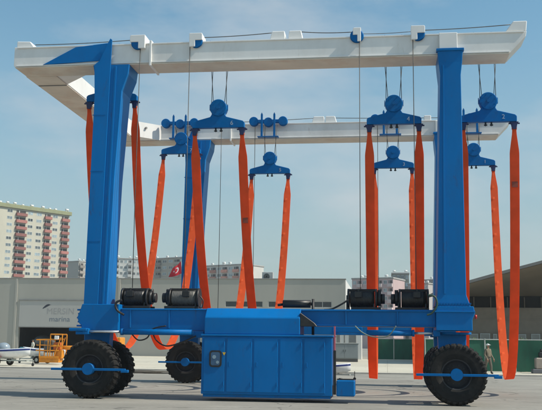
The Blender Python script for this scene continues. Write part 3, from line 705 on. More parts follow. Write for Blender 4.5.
# winches on the lower beam
def winch(x0, x1, motor):
    """drum between two flanges, gearbox and motor on one side"""
    y, z = 26.9, 3.03; r = .30
    xa, xb = (x0+.26, x1-.04) if motor < 0 else (x0+.04, x1-.26)
    wn = H('winch', MB().cyl((xa+.05, y, z), (xb-.05, y, z), r*.82, 28), DRUM if motor < 0 and x0 > -8 and x1 < -5 else BLACK)
    lines = MB(); k = int((xb-xa-.16)/.045)
    for i in range(k):
        xx = xa+.08+i*.045; lines.lathe([(r*.82, -.02), (r*.86, 0), (r*.82, .02)], (xx, y, z), 'X', 28)
    part('rope_winding', lines, DRUM if (x0 > -7.2 and x1 < -5) else BLACK, wn)
    for x in (xa, xb): part('flange', MB().cyl((x-.03, y, z), (x+.03, y, z), r, 32), BLACK, wn)
    mx_ = x0 if motor < 0 else x1; s = -motor
    part('motor', MB().cyl((mx_, y, z), (mx_+s*.12, y, z), .15, 20).cyl((mx_+s*.118, y, z), (mx_+s*.235, y, z), .21, 20), BLACK, wn)
    part('base_frame', MB().box((x0+.12, y-.32, 2.69), (x1-.12, y-.26, 2.77), .008).box((x0+.12, y+.26, 2.69), (x1-.12, y+.32, 2.77), .008).box((xa-.03, y-.26, 2.69), (xa+.03, y+.26, 2.76)).box((xb-.03, y-.26, 2.69), (xb+.03, y+.26, 2.76)), BLACK, wn)
    for x in (xa+.01, xb-.01): part('bearing_stand', MB().prism([(y-.25, 2.7), (y+.25, 2.7), (y+.12, z+.1), (y-.12, z+.1)], x-.075, x-.035, axis='X'), BLACK, wn)
    vx = (xa+xb)/2+s*.1; part('valve_block', MB().box((vx-.12, y-.36, z+.02), (vx+.1, y-.25, z+.2), .015).cyl((vx, y-.3, z+.2), (vx, y-.3, z+.28), .03, 8), BLACK, wn)
    part('brake_cap', MB().cyl((mx_+s*.11, y, z+.2), (mx_+s*.22, y, z+.2), .07, 12), BLACK, wn)
    for i in range(3):
        t = R(60+i*30); part('tie_rod', MB().cyl((xa, y+r*.92*math.cos(t)*-1, z+r*.92*math.sin(t)), (xb, y+r*.92*math.cos(t)*-1, z+r*.92*math.sin(t)), .018, 6), BLACK, wn)
winch(-8.14, -7.06, 1); winch(-6.85, -5.68, -1); winch(-1.18, -.06, 1); winch(.12, 1.24, -1)
# hoses
def hose(pts, r=.022, m=BLACK, n=24):
    P = [Vector(p) for p in pts]; out = []
    for i in range(len(P)-1):
        p0, p1, p2, p3 = P[max(i-1, 0)], P[i], P[i+1], P[min(i+2, len(P)-1)]
        for k in range(8):
            t = k/8; out.append(.5*((2*p1)+(p2-p0)*t+(2*p0-5*p1+4*p2-p3)*t*t+(3*p1-p0-3*p2+p3)*t**3))
    out.append(P[-1]); return H('hydraulic_hose', MB().tube(out, r, 6), m)
def up_(l, Y): return [U(a, b, Y) for a, b in l]
hose(up_([(122, 300), (116, 303), (117, 310), (124, 315)], 26.2), .035)
hose(up_([(131, 333), (138, 340), (147, 338), (153, 329), (166, 326)], 26.2)); hose(up_([(152, 330), (156, 340), (166, 346), (180, 343), (196, 336)], 26.25))
hose(up_([(200, 296), (203, 301), (202, 308)], 26.6)); hose(up_([(348, 300), (342, 304), (332, 309), (324, 310)], 26.5), .028)
hose(up_([(428, 295), (435, 297), (437, 305), (432, 313), (427, 315)], 26.1), .028, mat('green_hose', (.03, .07, .05), .5))
hose(up_([(355, 326), (363, 333), (374, 337), (388, 336), (396, 326)], 26.15), .018, mat('grey_green_hose', (.16, .20, .16), .5))

# engine cabinet hung on the near lower beam
cx0, cx1 = -5.41, -1.58
cab = H('engine_cabinet', MB().box((cx0, 26.0, .2), (cx1, 27.5, 1.87), .015), BLUE)
part('top_flange', MB().box((cx0-.03, 25.96, 1.872), (cx1+.03, 27.5, 1.93), .01), BLUE, cab)
part('hood', MB().prism([(26.02, 1.932), (26.02, 2.42), (26.3, 2.7), (27.3, 2.7), (27.4, 1.932)], cx0+.06, -2.52, .02, axis='X'), BLUE, cab)
part('bottom_skid', MB().box((cx0+.05, 26.05, .12), (cx1-.05, 27.4, .198)), BLUE_D, cab)
seams = [202.5, 225.5, 252.7, 278.8, 303, 326]
for i in range(len(seams)-1):
    a, b = U(seams[i], 370, 26).x+.03, U(seams[i+1], 370, 26).x-.03
    d = part('door_panel', MB().box((a, 25.975, .27), (b, 25.998, 1.82), .008), BLUE, cab)
    if i: part('latch', MB().box((a+.06, 25.962, 1.0), (a+.1, 25.974, 1.14), .004), BLUE_D, d)
    for z in (.45, 1.6): part('hinge', MB().cyl((b-.02, 25.968, z), (b-.02, 25.968, z+.12), .012, 8), BLUE_D, d)
def rrect(x0, x1, z0, z1, r, n=5):
    P = []
    for cx_, cz_, a0 in ((x1-r, z1-r, 0), (x0+r, z1-r, 90), (x0+r, z0+r, 180), (x1-r, z0+r, 270)):
        for k in range(n+1): t = R(a0+90*k/n); P.append((cx_+r*math.cos(t), cz_+r*math.sin(t)))
    return P
a = U(209.3, 367, 26); b = U(222, 350.5, 26)
g_ = part('gauge_window', MB().prism(rrect(a.x, b.x, a.z, b.z, .09), 25.955, 25.974), BLACK, cab)
part('gauge_glass', MB().prism(rrect(a.x+.05, b.x-.05, a.z+.05, b.z-.05, .06), 25.948, 25.954), mat('gauge_glass', (.03, .10, .20), .15, spec=.7), g_)
part('gauge', MB().cyl((a.x+.15, 25.94, b.z-.19), (a.x+.15, 25.947, b.z-.19), .055, 16).cyl((a.x+.25, 25.94, b.z-.34), (a.x+.25, 25.947, b.z-.34), .045, 16), mat('gauge_face', (.25, .35, .42), .4), g_)
c = U(224.3, 353.8, 26); part('warning_triangle', MB().prism([(c.x-.05, c.z+.04), (c.x+.05, c.z+.04), (c.x, c.z-.05)], 25.966, 25.9735), YEL, cab)
# exhaust, platform bits right of the hood
mz = 2.86; part('muffler', MB().cyl((-3.1, 26.7, mz), (-2.27, 26.7, mz), .115, 20), BLACK, cab)
part('exhaust_pipe', MB().cyl((-2.26, 26.7, mz), (-2.2, 26.7, mz), .05, 10).cyl((-3.26, 26.7, mz-.04), (-3.11, 26.7, mz-.02), .04, 10), BLACK, cab)
part('exhaust_bracket', MB().cyl((-2.18, 26.55, 1.94), (-2.18, 26.55, 3.0), .04, 10), BLACK, cab)
part('belt_guard', MB().prism([(-2.518, 2.58), (-2.1, 2.28), (-2.02, 2.18), (-2.518, 2.18)], 26.05, 26.35, .01), BLACK, cab)
part('side_post', MB().box((-1.545, 26.02, .25), (-1.47, 26.1, 1.5), .01), BLACK, cab)
part('marker_strip', MB().box((-1.53, 26.02, 1.502), (-1.485, 26.07, 2.19), .005), PINK, cab)
part('fuel_tank', MB().box((-1.46, 26.0, .2), (-.93, 26.7, .66), .03), BLUE, cab)
part('tank_cap', MB().cyl((-1.35, 26.2, .66), (-1.35, 26.2, .71), .05, 12).box((-1.44, 26.03, .662), (-.95, 26.06, .70)), BLACK, cab)

# sheave carriers on the inner faces of the top beams
def carrier(xc, y, zc=11.09, zlow=10.42):
    c = H('sheave_carrier', MB().box((xc-.62, y-.1, zc-.07), (xc+.62, y+.1, zc+.07), .015), BLUE_D)
    for dx in (-.63, 0, .63): part('sheave', MB().lathe([(0, -.12), (.18, -.12), (.2, -.09), (.16, 0), (.2, .09), (.18, .12), (0, .12)], (xc+dx, y, zc-(.04 if dx == 0 else 0)), 'Y', 28), BLUE_D, c)
    for dx in (-.27, .27): part('upright', MB().box((xc+dx-.045, y-.16, zlow), (xc+dx+.045, y-.125, 11.36), .006).prism([(xc+dx-.045, 11.362), (xc+dx+.045, 11.362), (xc+dx, 11.46)], y-.16, y-.125), BLUE_D, c)
    part('foot_bar', MB().box((xc-.45, y-.18, zlow-.04), (xc+.45, y+.1, zlow-.002), .006), BLUE_D, c)
NEAR_X = [-9.0, -5.39, .27, 3.2]; FAR_X = [-8.75, -4.88, .3, 3.6]
for x in NEAR_X: carrier(x-.15 if x > 3 else x, 27.6, 11.02, 10.85)
for x in FAR_X: carrier(x-.1, 36.85)
# reeving: four falls to each block
def falls(xc, y, zhead):
    for dx, dt in ((-.17, -.30), (-.25, -.22), (.17, .30), (.25, .22)):
        H('wire_rope', MB().tube([(xc+dt, y, 10.9), (xc+dx, y, zhead)], .011, 5), ROPE)

# ================================================================== LIFTING BLOCKS
def block_outline(hw):
    P = [(-hw, 0), (hw, 0), (hw, .17), (hw-.05, .22), (.27, .36), (.22, .44), (.22, .6)]
    return P + [(-x, z) for x, z in P[:1:-1]]
def lifting_block(xc, y, z0, num, label):
    b = thing('lifting_block', label, 'lifting block', (xc, y, z0), 0, 'numbered lifting blocks', local=True)
    hw = .86
    part('spreader', MB().prism(block_outline(hw), -.09, .09, .012), BLUE_D, b)
    hd_ = part('sheave_cheek', MB().lathe([(0, -.15), (.26, -.15), (.28, -.13), (.28, .13), (.26, .15), (0, .15)], (0, 0, .66), 'Y', 36), BLUE_D, b)
    for q in range(8): t_ = q*math.pi/4+.3; part('cheek_bolt', MB().cyl((.21*math.cos(t_), -.165, .66+.21*math.sin(t_)), (.21*math.cos(t_), -.151, .66+.21*math.sin(t_)), .018, 6), BLUE_D, hd_)
    for q in (-.2905, .2905): part('rope_guard', MB().box((q-.0095, -.05, .60), (q+.0095, .05, .78)), BLUE_D, hd_)
    part('pin', MB().cyl((0, -.18, .66), (0, .18, .66), .06, 16), BLUE_D, hd_)
    for s in (-1, 1):
        x = s*(hw-.08)
        sh = part('shackle', MB().prism([(x-.14, -.002), (x+.14, -.002), (x+.09, -.09), (x+.06, -.24), (x-.06, -.24), (x-.09, -.09)], -.06, .06, .01), NAVY, b)
        part('shackle_pin', MB().cyl((x-.17, 0, -.05), (x+.17, 0, -.05), .025, 8), NAVY, sh)
        part('hanger_bolt', MB().cyl((s*.09, 0, -.12), (s*.09, 0, -.002), .03, 8).cyl((s*.09-.05, 0, -.09), (s*.09+.05, 0, -.09), .02, 6), BLACK, b)
    if num: text_part('number_marking', num, .2, NUMP, b, (.45, -.094, .145))
    return b
NEAR_Z = [9.56, 8.58, 8.59, 8.60]; FAR_Z = [9.70, 8.78, 8.95, 9.01]
NL = ['blue lifting block mostly hidden behind the left blue leg', 'blue lifting block numbered 6 hanging above the engine cabinet', 'blue lifting block numbered 4 hanging left of the right leg', 'blue lifting block numbered 2 hanging right of the right leg']
FL = ['blue lifting block numbered 7 in front of the far left leg', 'blue lifting block numbered 5 hanging below the far beam, left of centre', 'smaller looking blue lifting block numbered 3 hanging directly below block 4', 'blue lifting block numbered 1 half hidden behind the right leg']
YNB, YFB = 27.75, 36.75
for i in range(4):
    lifting_block(NEAR_X[i], YNB, NEAR_Z[i], ['8', '6', '4', '2'][i], NL[i]); falls(NEAR_X[i], YNB, NEAR_Z[i]+.68)
    lifting_block(FAR_X[i], YFB, FAR_Z[i], ['7', '5', '3', '1'][i], FL[i]); falls(FAR_X[i], YFB, FAR_Z[i]+.68)

# ================================================================== SLINGS
def strap_mat():
    m = bpy.data.materials.new('orange_webbing'); m.use_nodes = True; t = m.node_tree; n = t.nodes.new; l = t.links.new; b = t.nodes['Principled BSDF']
    uv = n('ShaderNodeUVMap'); sx = n('ShaderNodeSeparateXYZ'); l(uv.outputs['UV'], sx.inputs['Vector'])
    g = n('ShaderNodeNewGeometry'); no_ = n('ShaderNodeTexNoise'); no_.inputs['Scale'].default_value = 3; no_.inputs['Detail'].default_value = 6; l(g.outputs['Position'], no_.inputs['Vector'])
    r = n('ShaderNodeMapRange'); r.inputs['To Min'].default_value = .82; r.inputs['To Max'].default_value = 1.15; l(no_.outputs['Fac'], r.inputs['Value'])
    v = n('ShaderNodeVectorMath'); v.operation = 'SCALE'; v.inputs[0].default_value = (.92, .18, .058); l(r.outputs['Result'], v.inputs['Scale']); l(v.outputs['Vector'], b.inputs['Base Color'])
    b.inputs['Roughness'].default_value = .8; b.inputs['Specular IOR Level'].default_value = .12
    w1 = n('ShaderNodeTexWave'); w1.wave_type = 'BANDS'; w1.bands_direction = 'Y'; w1.inputs['Scale'].default_value = 14; l(uv.outputs['UV'], w1.inputs['Vector'])
    bp = n('ShaderNodeBump'); bp.inputs['Strength'].default_value = .25; bp.inputs['Distance'].default_value = .006; l(w1.outputs['Fac'], bp.inputs['Height']); l(bp.outputs['Normal'], b.inputs['Normal'])
    tr = n('ShaderNodeBsdfTranslucent'); l(v.outputs['Vector'], tr.inputs['Color']); ms = n('ShaderNodeMixShader'); ms.inputs[0].default_value = .5
    l(b.outputs['BSDF'], ms.inputs[1]); l(tr.outputs['BSDF'], ms.inputs[2]); l(ms.outputs['Shader'], t.nodes['Material Output'].inputs['Surface'])
    return m
STRAP = strap_mat()
LABELM = mat('strap_label', (.30, .06, .03), .7)
def catenary(yl, zl, yr, zr, zb):
    def spans(a): return a*math.acosh(1+(zl-zb)/a), a*math.acosh(1+(zr-zb)/a)
    lo, hi = .02, 40
    for _ in range(80):
        a = (lo+hi)/2
        if sum(spans(a)) > yr-yl: hi = a
        else: lo = a
    dl, dr = spans(a); ym = yl+dl
    return a, ym
def sling(i, s, zb, label):
    hw = .78
    xl, xr = NEAR_X[i]+s*hw, FAR_X[i]+s*hw; zl, zr = NEAR_Z[i]-.2, FAR_Z[i]-.2
    a, ym = catenary(YNB, zl, YFB, zr, zb)
    s0, s1 = -a*math.sinh((ym-YNB)/a), a*math.sinh((YFB-ym)/a); Ltot = s1-s0; n = 200
    pts = []
    for k in range(n+1):
        q = s0+Ltot*k/n; y = ym+a*math.asinh(q/a); z = zb+a*(math.cosh((y-ym)/a)-1)
        u = (y-YNB)/(YFB-YNB); pts.append((Vector((xl+(xr-xl)*u, y, z)), Ltot*k/n))
    mb = MB(); th = .028; vs = []; UVv = []
    rnd = random.Random(i*7+s)
    for k, (p, q) in enumerate(pts):
        p0, p1 = pts[max(0, k-1)][0], pts[min(n, k+1)][0]; tn = (p1-p0).normalized()
        e = min(q, Ltot-q); wd = .145 if e > .75 else .065+.08*max(0, (e-.15)/.6)
        # sleeve pockets: shallow lumps along the far strand
        sl = q/Ltot; lump = (.03 if sl > .52 else .008)*max(0, math.sin(q*2*math.pi/.52))**4
        tw = .10*math.sin(math.pi*sl)*math.sin(sl*9+i*2+s)   # a slight twist
        nx = Vector((1, 0, 0)); nx = (nx-tn*nx.dot(tn)).normalized(); nn = tn.cross(nx)
        nx2 = nx*math.cos(tw)+nn*math.sin(tw); nn2 = nn*math.cos(tw)-nx*math.sin(tw)
        for (ca, cb) in ((-1, -1), (-.55, -1), (.1, -1), (1, -1), (1, 1), (-1, 1)):
            vs.append(p+nx2*wd*ca+nn2*cb*(th/2+(lump if ca == -.55 else 0))); UVv.append(((ca+1)/2, q))
    fs = []
    for k in range(n):
        for j in range(6): fs.append((6*k+j, 6*k+(j+1) % 6, 6*k+6+(j+1) % 6, 6*k+6+j))
    fs += [(5, 4, 3, 2, 1, 0), tuple(6*n+j for j in range(6))]
    mb._add(vs, fs)
    root = thing('lifting_sling', label, 'sling', (pts[n//2][0].x, ym, zb), 0, 'orange lifting slings')
    o = part('webbing', mb, STRAP, root)
    ul = o.data.uv_layers.new(name='UVMap')
    for lp in o.data.loops: ul.data[lp.index].uv = UVv[lp.vertex_index]
    # a sewn label and stitched end loops
    for k in ({(1, 1): (31,), (3, 1): (18,)}.get((i, s), ())):
        p, q = pts[k]; tn = (pts[k+1][0]-p).normalized(); c_ = Vector((p.x, p.y-.03, p.z))
        part('sewn_label', MB().box((c_.x-.09, c_.y-.012, c_.z-.09), (c_.x+.09, c_.y, c_.z+.09)), LABELM, root)
    for k in (0, n):
        p = pts[k][0]; part('end_loop', MB().cyl((p.x-.075, p.y, p.z), (p.x+.075, p.y, p.z), .05, 10), STRAP, root)
    return root
SL = [(0, -1, 1.42, 'orange sling passing just left of the near left leg'), (0, 1, 1.42, 'orange sling passing just right of the near left leg'),
      (1, -1, 1.15, 'orange sling on the left end of block 6, dropping behind the cabinet'), (1, 1, 1.15, 'orange sling on the right end of block 6, dropping behind the cabinet'),
      (2, -1, .5, 'orange sling on the left end of block 4, hanging almost to the ground'), (2, 1, .5, 'orange sling on the right end of block 4, beside the right leg'),
      (3, -1, .55, 'orange sling mostly hidden behind the right blue leg'), (3, 1, .55, 'rightmost orange sling forming an open loop beside the man')]
for a_ in SL: sling(*a_)
# ================================================================== PEOPLE
SKIN = mat('skin', (.36, .19, .12), .6)
def person(label, loc, rz, shirt, trousers, cap, h=1.72, pose=None):
    """one continuous skinned body; head, arms with five fingers each, boots"""
    pose = pose or {}
    V, E_, Rd, mi = [], [], [], []
    def add(p, r, parent=None):
        V.append(Vector(p)); Rd.append(r); i = len(V)-1
        if parent is not None: E_.append((parent, i))
        return i
    pel = add((0, 0, .96), (.15, .115)); wa = add((0, 0, 1.10), (.14, .105), pel); ch = add((0, -.01, 1.30), (.165, .12), wa); nk0 = add((0, 0, 1.45), (.085, .075), ch)
    nk = add((0, -.005, 1.51), (.055, .06), nk0); jaw = add((0, -.025, 1.575), (.068, .078), nk); hd_ = add((0, -.015, 1.65), (.078, .098), jaw); tp = add((0, 0, 1.715), (.055, .07), hd_)
    for s in (-1, 1):
        sp_ = pose.get('stride', .06)*s
        hp = add((s*.095, 0, .90), (.095, .10), pel); kn = add((s*.11, -sp_-.02, .50), (.068, .07), hp); an_ = add((s*.115, -sp_*1.4+.01, .11), (.05, .05), kn)
        he = add((s*.115, -sp_*1.4+.015, .055), (.05, .05), an_); add((s*.13, -sp_*1.4-.12, .045), (.045, .038), he)
        sh = add((s*.17, 0, 1.41), (.07, .075), ch); ab = pose.get('arm', .05); bend = pose.get('bend', .10)
        el = add((s*(.235+ab), .02, 1.12), (.05, .052), sh); wr = add((s*(.245+ab*.5), -bend, .885), (.033, .036), el)
        pm = add((s*(.245+ab*.4), -bend-.015, .81), (.028, .042), wr)
        for j, (dy, ln) in enumerate(((-.03, .075), (-.01, .085), (.01, .08), (.03, .06))):
            f1 = add((s*(.247+ab*.4), -bend-.02+dy, .775), (.0095, .0095), pm); f2 = add((s*(.243+ab*.4), -bend-.028+dy, .775-ln*.5), (.009, .009), f1); add((s*(.232+ab*.4), -bend-.036+dy, .775-ln), (.008, .008), f2)
        t1_ = add((s*(.235+ab*.4), -bend-.06, .815), (.011, .011), pm); add((s*(.228+ab*.4), -bend-.08, .775), (.009, .009), t1_)
    me = bpy.data.meshes.new('body'); me.from_pydata([tuple(v) for v in V], E_, []); o = bpy.data.objects.new('body_tmp', me); COL.objects.link(o)
    md = o.modifiers.new('s', 'SKIN'); o.modifiers.new('u', 'SUBSURF').levels = 1
    o.modifiers['u'].render_levels = 1
    for i, sv in enumerate(me.skin_vertices[0].data): sv.radius = tuple(q*(1.0 if q < .045 or V[i].z > 1.48 else 1.2) for q in Rd[i]); sv.use_root = (i == 0)
    dg = bpy.context.evaluated_depsgraph_get(); dg.update(); m2 = bpy.data.meshes.new_from_object(o.evaluated_get(dg)); bpy.data.objects.remove(o)
    k = h/1.76; m2.transform(Matrix.Scale(k, 4)); m2.name = 'body'
    for m in (shirt, trousers, SKIN, BLACK): m2.materials.append(m)
    for p in m2.polygons:
        c = p.center/k; p.use_smooth = True
        if c.z > 1.49: p.material_index = 2
        elif abs(c.x) > .2 and c.z < .9: p.material_index = 2
        elif c.z < .12: p.material_index = 3
        elif c.z < 1.0 and abs(c.x) < .21: p.material_index = 1
    r = thing('person', label, 'person', loc, rz, 'people in the yard', local=True)
    b = bpy.data.objects.new('body', m2); COL.objects.link(b); b.parent = r; ORG[b.name] = Vector()
    part('belt', MB().lathe([(.15*k, -.02), (.158*k, -.02), (.158*k, .02), (.15*k, .02)], (0, 0, 1.0*k), 'Z', 20), BLACK, r)
    for s in (-1, 1):
        part('eye', MB().sphere((s*.032*k, -.108*k, 1.655*k), .011*k, 8), BLACK, b); part('ear', MB().sphere((s*.083*k, .0, 1.64*k), (.012*k, .02*k, .032*k), 8), SKIN, b)
    part('nose', MB().sphere((0, -.118*k, 1.625*k), (.014*k, .02*k, .024*k), 8), SKIN, b); part('mouth', MB().box((-.025*k, -.108*k, 1.578*k), (.025*k, -.1*k, 1.588*k)), BLACK, b)
    cp = MB().sphere((0, -.005*k, 1.705*k), (.098*k, .118*k, .07*k), 16); cp.hexa([(-.07*k, -.19*k, 1.695*k), (.07*k, -.19*k, 1.695*k), (.085*k, -.09*k, 1.70*k), (-.085*k, -.09*k, 1.70*k), (-.07*k, -.19*k, 1.705*k), (.07*k, -.19*k, 1.705*k), (.085*k, -.09*k, 1.715*k), (-.085*k, -.09*k, 1.715*k)])
    part('cap', cp, cap, r)
    return r
KHAKI = mat('khaki_cloth', (.17, .145, .10), .85, var=.2, scale=6); KHAKI2 = mat('khaki_trousers', (.12, .105, .08), .85, var=.2, scale=6)
CAPM = mat('white_cap', (.72, .72, .70), .7)
g0 = G(488.5, 374.6)
person('man in khaki work clothes and white cap standing by the right sling', (g0.x, g0.y, .035), R(38), KHAKI, KHAKI2, CAPM, 1.74, dict(stride=.1, arm=.02, bend=.2))
d0 = U(32.5, 352, 94)
person('small distant figure in a pale shirt standing in the warehouse doorway', (d0.x, 94, .035), R(-40), mat('pale_shirt', (.6, .58, .5), .8), mat('tan_trousers', (.42, .33, .2), .8), mat('dark_hair_cap', (.05, .04, .03), .8), 1.68)

# ================================================================== YARD THINGS
HULL = mat('white_gelcoat', (.78, .79, .80), .25, var=.03, scale=2, coat=.3)
STRIPE = mat('navy_stripe', (.02, .035, .16), .35)
DECK = mat('grey_cockpit', (.42, .43, .44), .6)
def dinghy(label, loc, rz, L_=3.2, B_=1.35, cover=False, z0=.42):
    d = thing('dinghy', label, 'boat', loc, rz, 'small white boats on trailers', local=True)
    n = 14; sec = []
    for i in range(n+1):
        t = i/n; x = -L_/2+L_*t; bw = B_/2*(1-max(0, (t-.45)/.55)**2.2)*(.9+.1*min(1, t*4)); keel = z0+.28*max(0, (t-.6)/.4)**2; sheer = z0+.55+.16*t*t
        bw = max(bw, .012)
        sec.append([(x, -bw, sheer), (x, -bw*.97, sheer-.12), (x, -bw*.8, keel+.2), (x, 0, keel), (x, bw*.8, keel+.2), (x, bw*.97, sheer-.12), (x, bw, sheer), (x, bw*.8, sheer+.03), (x, 0, sheer+.05), (x, -bw*.8, sheer+.03)])
    mb = MB(); vs = [v for s in sec for v in s]; m = 10
    for i in range(n):
        pass
    mb._add(vs, [(i*m+j, i*m+(j+1) % m, (i+1)*m+(j+1) % m, (i+1)*m+j) for i in range(n) for j in range(m)]+[tuple(range(m))[::-1], tuple(n*m+j for j in range(m))], 0, True)
    for q, f in enumerate(mb.f[:n*m]):
        if q % m in (0, 5): mb.m[q] = 1
    part('hull', mb, [HULL, STRIPE], d)
    part('cockpit', MB().prism(rrect(-L_*.36, L_*.12, -B_*.32, B_*.32, .15), z0+.60, z0+.66, axis='Z'), DECK, d)
    if cover: part('console', MB().sphere((-.1, 0, z0+.72), (.45, .4, .34), 16), mat('tinted_screen', (.25, .30, .34), .2, spec=.7), d)
    part('trailer_frame', MB().box((-L_*.45, -.35, .30), (L_*.5, -.29, .36)).box((-L_*.45, .29, .30), (L_*.5, .35, .36)).box((-.1, -.6, .28), (0, .6, .34)).box((L_*.5, -.03, .30), (L_*.5+.3, .03, .36)).box((L_*.47, -.35, .30), (L_*.5, .35, .36)).box((-.6, -.25, .36), (-.5, .25, .47)).box((.7, -.2, .36), (.8, .2, .47)), GALV, d)
    for s in (-1, 1):
        w0 = part('trailer_wheel', MB().lathe([(.13, -.07), (.25, -.08), (.27, -.04), (.27, .04), (.25, .08), (.13, .07)], (-.05, s*.68, .27), 'Y', 20), RUBBER, d)
        part('wheel_disc', MB().cyl((-.05, s*.68-.05, .27), (-.05, s*.68+.05, .27), .14, 16), GALV, w0)
        part('mudguard', MB().box((-.35, s*.68-.09, .56), (.25, s*.68+.09, .58), .005), RED if s < 0 else GALV, d)
    part('jockey_wheel', MB().cyl((L_*.5+.25, -.03, .09), (L_*.5+.25, .03, .09), .09, 12).cyl((L_*.5+.25, 0, .1), (L_*.5+.25, 0, .55), .025, 8), BLACK, d)
    return d
g1 = G(6, 366.5); dinghy('white dinghy with a tinted screen on a trailer at the left frame edge', (g1.x-.5, g1.y+.8, .035), R(-14), 4.0, 1.5, True)
g2 = G(36, 364.2); dinghy('white dinghy on a trailer just behind the yellow lift basket', (g2.x+.2, g2.y+.5, .035), R(168), 3.2, 1.3)
g3 = G(336, 380); dinghy('white dinghy bow with blue stripe poking out beside the engine cabinet', (g3.x-.42, g3.y+.3, 0), R(-10), 3.0, 1.3, False, .3).scale = (.75, .75, .75)

# yellow boom lift with its basket near the ground
gb = G(50, 365.4); bx, by = gb.x, gb.y+.3
bl = thing('boom_lift', 'yellow boom lift with its railed basket lowered near the ground', 'boom lift', (bx, by, .035))
fx0, fx1 = U(41, 360, by).x, U(60.5, 360, by).x; zf0, zf1 = U(50, 362.5, by).z, U(50, 358.5, by).z; zt_ = U(50, 340, by).z; zm = U(50, 350.5, by).z
fx0b = U(38.5, 345, by).x; ztall = U(58, 334.5, by).z
bk = part('basket_floor', MB().box((fx0, by-.4, zf0), (fx1, by+.5, zf1), .02), YELM, bl)
def rail(p, q, r=.042): part('rail', MB().cyl(p, q, r, 8), YELM, bk)
for y in (by-.38, by+.48):
    for z in (zm, zt_): rail((fx0b, y, z), (fx1, y, z+(.06 if z == zt_ else 0)))
    for x in (fx0+.02, (fx0+fx1)*.5-.1): rail((x, y, zf1), (x, y, zt_))
    xr_, xs_ = U(52.3, 345, by).x, U(64, 345, by).x
    rail((xr_, y, zf1), (xr_, y, ztall)); rail((xs_, y, zf1+.1), (xs_, y, ztall)); rail((xr_, y, ztall), (xs_, y, ztall), .045); rail((xr_, y, zm+.3), (xs_, y, zm+.3)); rail((xr_+.25, y, zf1), (xs_-.1, y, ztall-.2))
for z in (zm, zt_): rail((fx0b, by-.38, z), (fx0b, by+.48, z))
part('kick_plate', MB().box((fx0, by-.44, zf1), (fx1, by-.401, zf1+.16), .01), YELM, bk)
part('tool_bin', MB().box((fx0+.2, by-.1, zf1+.4), (fx0+.85, by+.3, zt_-.03), .06), mat('grey_bin', (.10, .105, .105), .6), bk)
part('battery_box', MB().box((U(55.5, 352, by).x, by-.2, zf1), (xs_-.05, by+.3, zm+.02), .03), YELM, bk)
rail((fx0b, by-.38, (zm+zt_)/2), (fx1, by-.38, (zm+zt_)/2), .03)
part('control_box', MB().box((U(57, 337, by).x, by-.5, U(57, 339.5, by).z), (U(61, 337, by).x, by-.3, U(57, 336, by).z), .02), WHITE_C, bk)
part('control_panel', MB().box((U(55, 345, by).x, by-.3, zm+.05), (U(62, 345, by).x, by+.2, zm+.55), .02), mat('orange_panel', (.6, .14, .02), .5), bk)
bex = U(118, 340, by+2.2)
part('boom', MB().tube([(xs_-.1, by+.05, zm+.2), (xs_+.7, by+.5, 1.2), (bex.x-1.2, by+2, 1.55), (bex.x+.2, by+2.2, 1.75)], .14, 8), YELM, bl)
ch_ = part('chassis', MB().box((bex.x-1.6, by+1.5, .5), (bex.x+.5, by+3.0, 1.05), .05).box((bex.x-1.0, by+1.7, 1.05), (bex.x+.35, by+2.8, 1.95), .06), YELM, bl)
for dx in (-1.3, .15):
    for dy in (1.45, 3.05): part('tyre', MB().lathe([(.18, -.12), (.36, -.14), (.41, -.08), (.41, .08), (.36, .14), (.18, .12), (.18, -.12)], (bex.x+dx, by+dy, .445), 'Y', 24), RUBBER, ch_)

# things inside the doorway
hb = U(43, 346, 103)
st = thing('stored_hull', 'dull grey boat hull stored in the dark warehouse doorway', 'boat', (hb.x, 103, .03))
part('hull', MB().sphere((hb.x, 103, 1.55), (.85, 2.2, .72), 20), mat('dull_grey_hull', (.13, .14, .145), .5), st)
part('cradle', MB().box((hb.x-.9, 102, .03), (hb.x-.75, 104, .9)).box((hb.x+.75, 102, .03), (hb.x+.9, 104, .9)).box((hb.x-.75, 102.2, .1), (hb.x+.75, 102.35, .25)).box((hb.x-.75, 103.6, .1), (hb.x+.75, 103.75, .25)), mat('cradle_steel', (.08, .08, .08), .6), st)
tb = U(22.5, 352, 97)
TEAL = mat('teal_tarp', (.02, .13, .17), .7, var=.3, scale=3, bump=.5, bscale=4)
tm = MB(); b = bmesh.new(); bmesh.ops.create_icosphere(b, subdivisions=3, radius=1)
for v in b.verts:
    k = 1+.14*math.sin(v.co.x*7+1)*math.sin(v.co.y*6)+.1*math.sin(v.co.z*9+v.co.x*4); v.co = Vector((v.co.x*.75*k+tb.x, v.co.y*.7*k+97, max(.036, .3+v.co.z*.55*k)))
tm.bm(b, 0, True); tag(part('tarpaulin_heap', tm, TEAL, base=True), 'teal tarpaulin heap on the ground at the left of the warehouse doorway', 'tarpaulin')
rx = U(28.3, 350, 95)
fu = thing('fuel_can', 'small red can standing beside the figure in the doorway', 'can', (rx.x, 95, .035))
part('can', MB().box((rx.x-.22, 94.85, .035), (rx.x+.22, 95.15, .75), .06), RED, fu); part('spout', MB().cyl((rx.x+.12, 95, .75), (rx.x+.2, 95, .9), .04, 8), BLACK, fu); part('handle', MB().box((rx.x-.15, 94.98, .75), (rx.x+.05, 95.02, .82), .01), RED, fu)

# dark rope heap on the concrete behind the left wheels
gr = G(146, 373.4); rp_ = MB(); pts = []
for i in range(260):
    t = i*.21; q = .45+.35*math.sin(i*.13)+.2*math.sin(i*.037); pts.append((gr.x+q*math.cos(t)*1.6, gr.y+q*math.sin(t)*.7, .03+.03*(1+math.sin(i*.31))+.03*(i/260)))
rp_.tube(pts, .028, 5); tag(part('rope_heap', rp_, mat('dirty_rope', (.085, .075, .06), .9, var=.3, scale=8), base=True), 'heap of dark rope lying on the concrete behind the left tyres', 'rope')

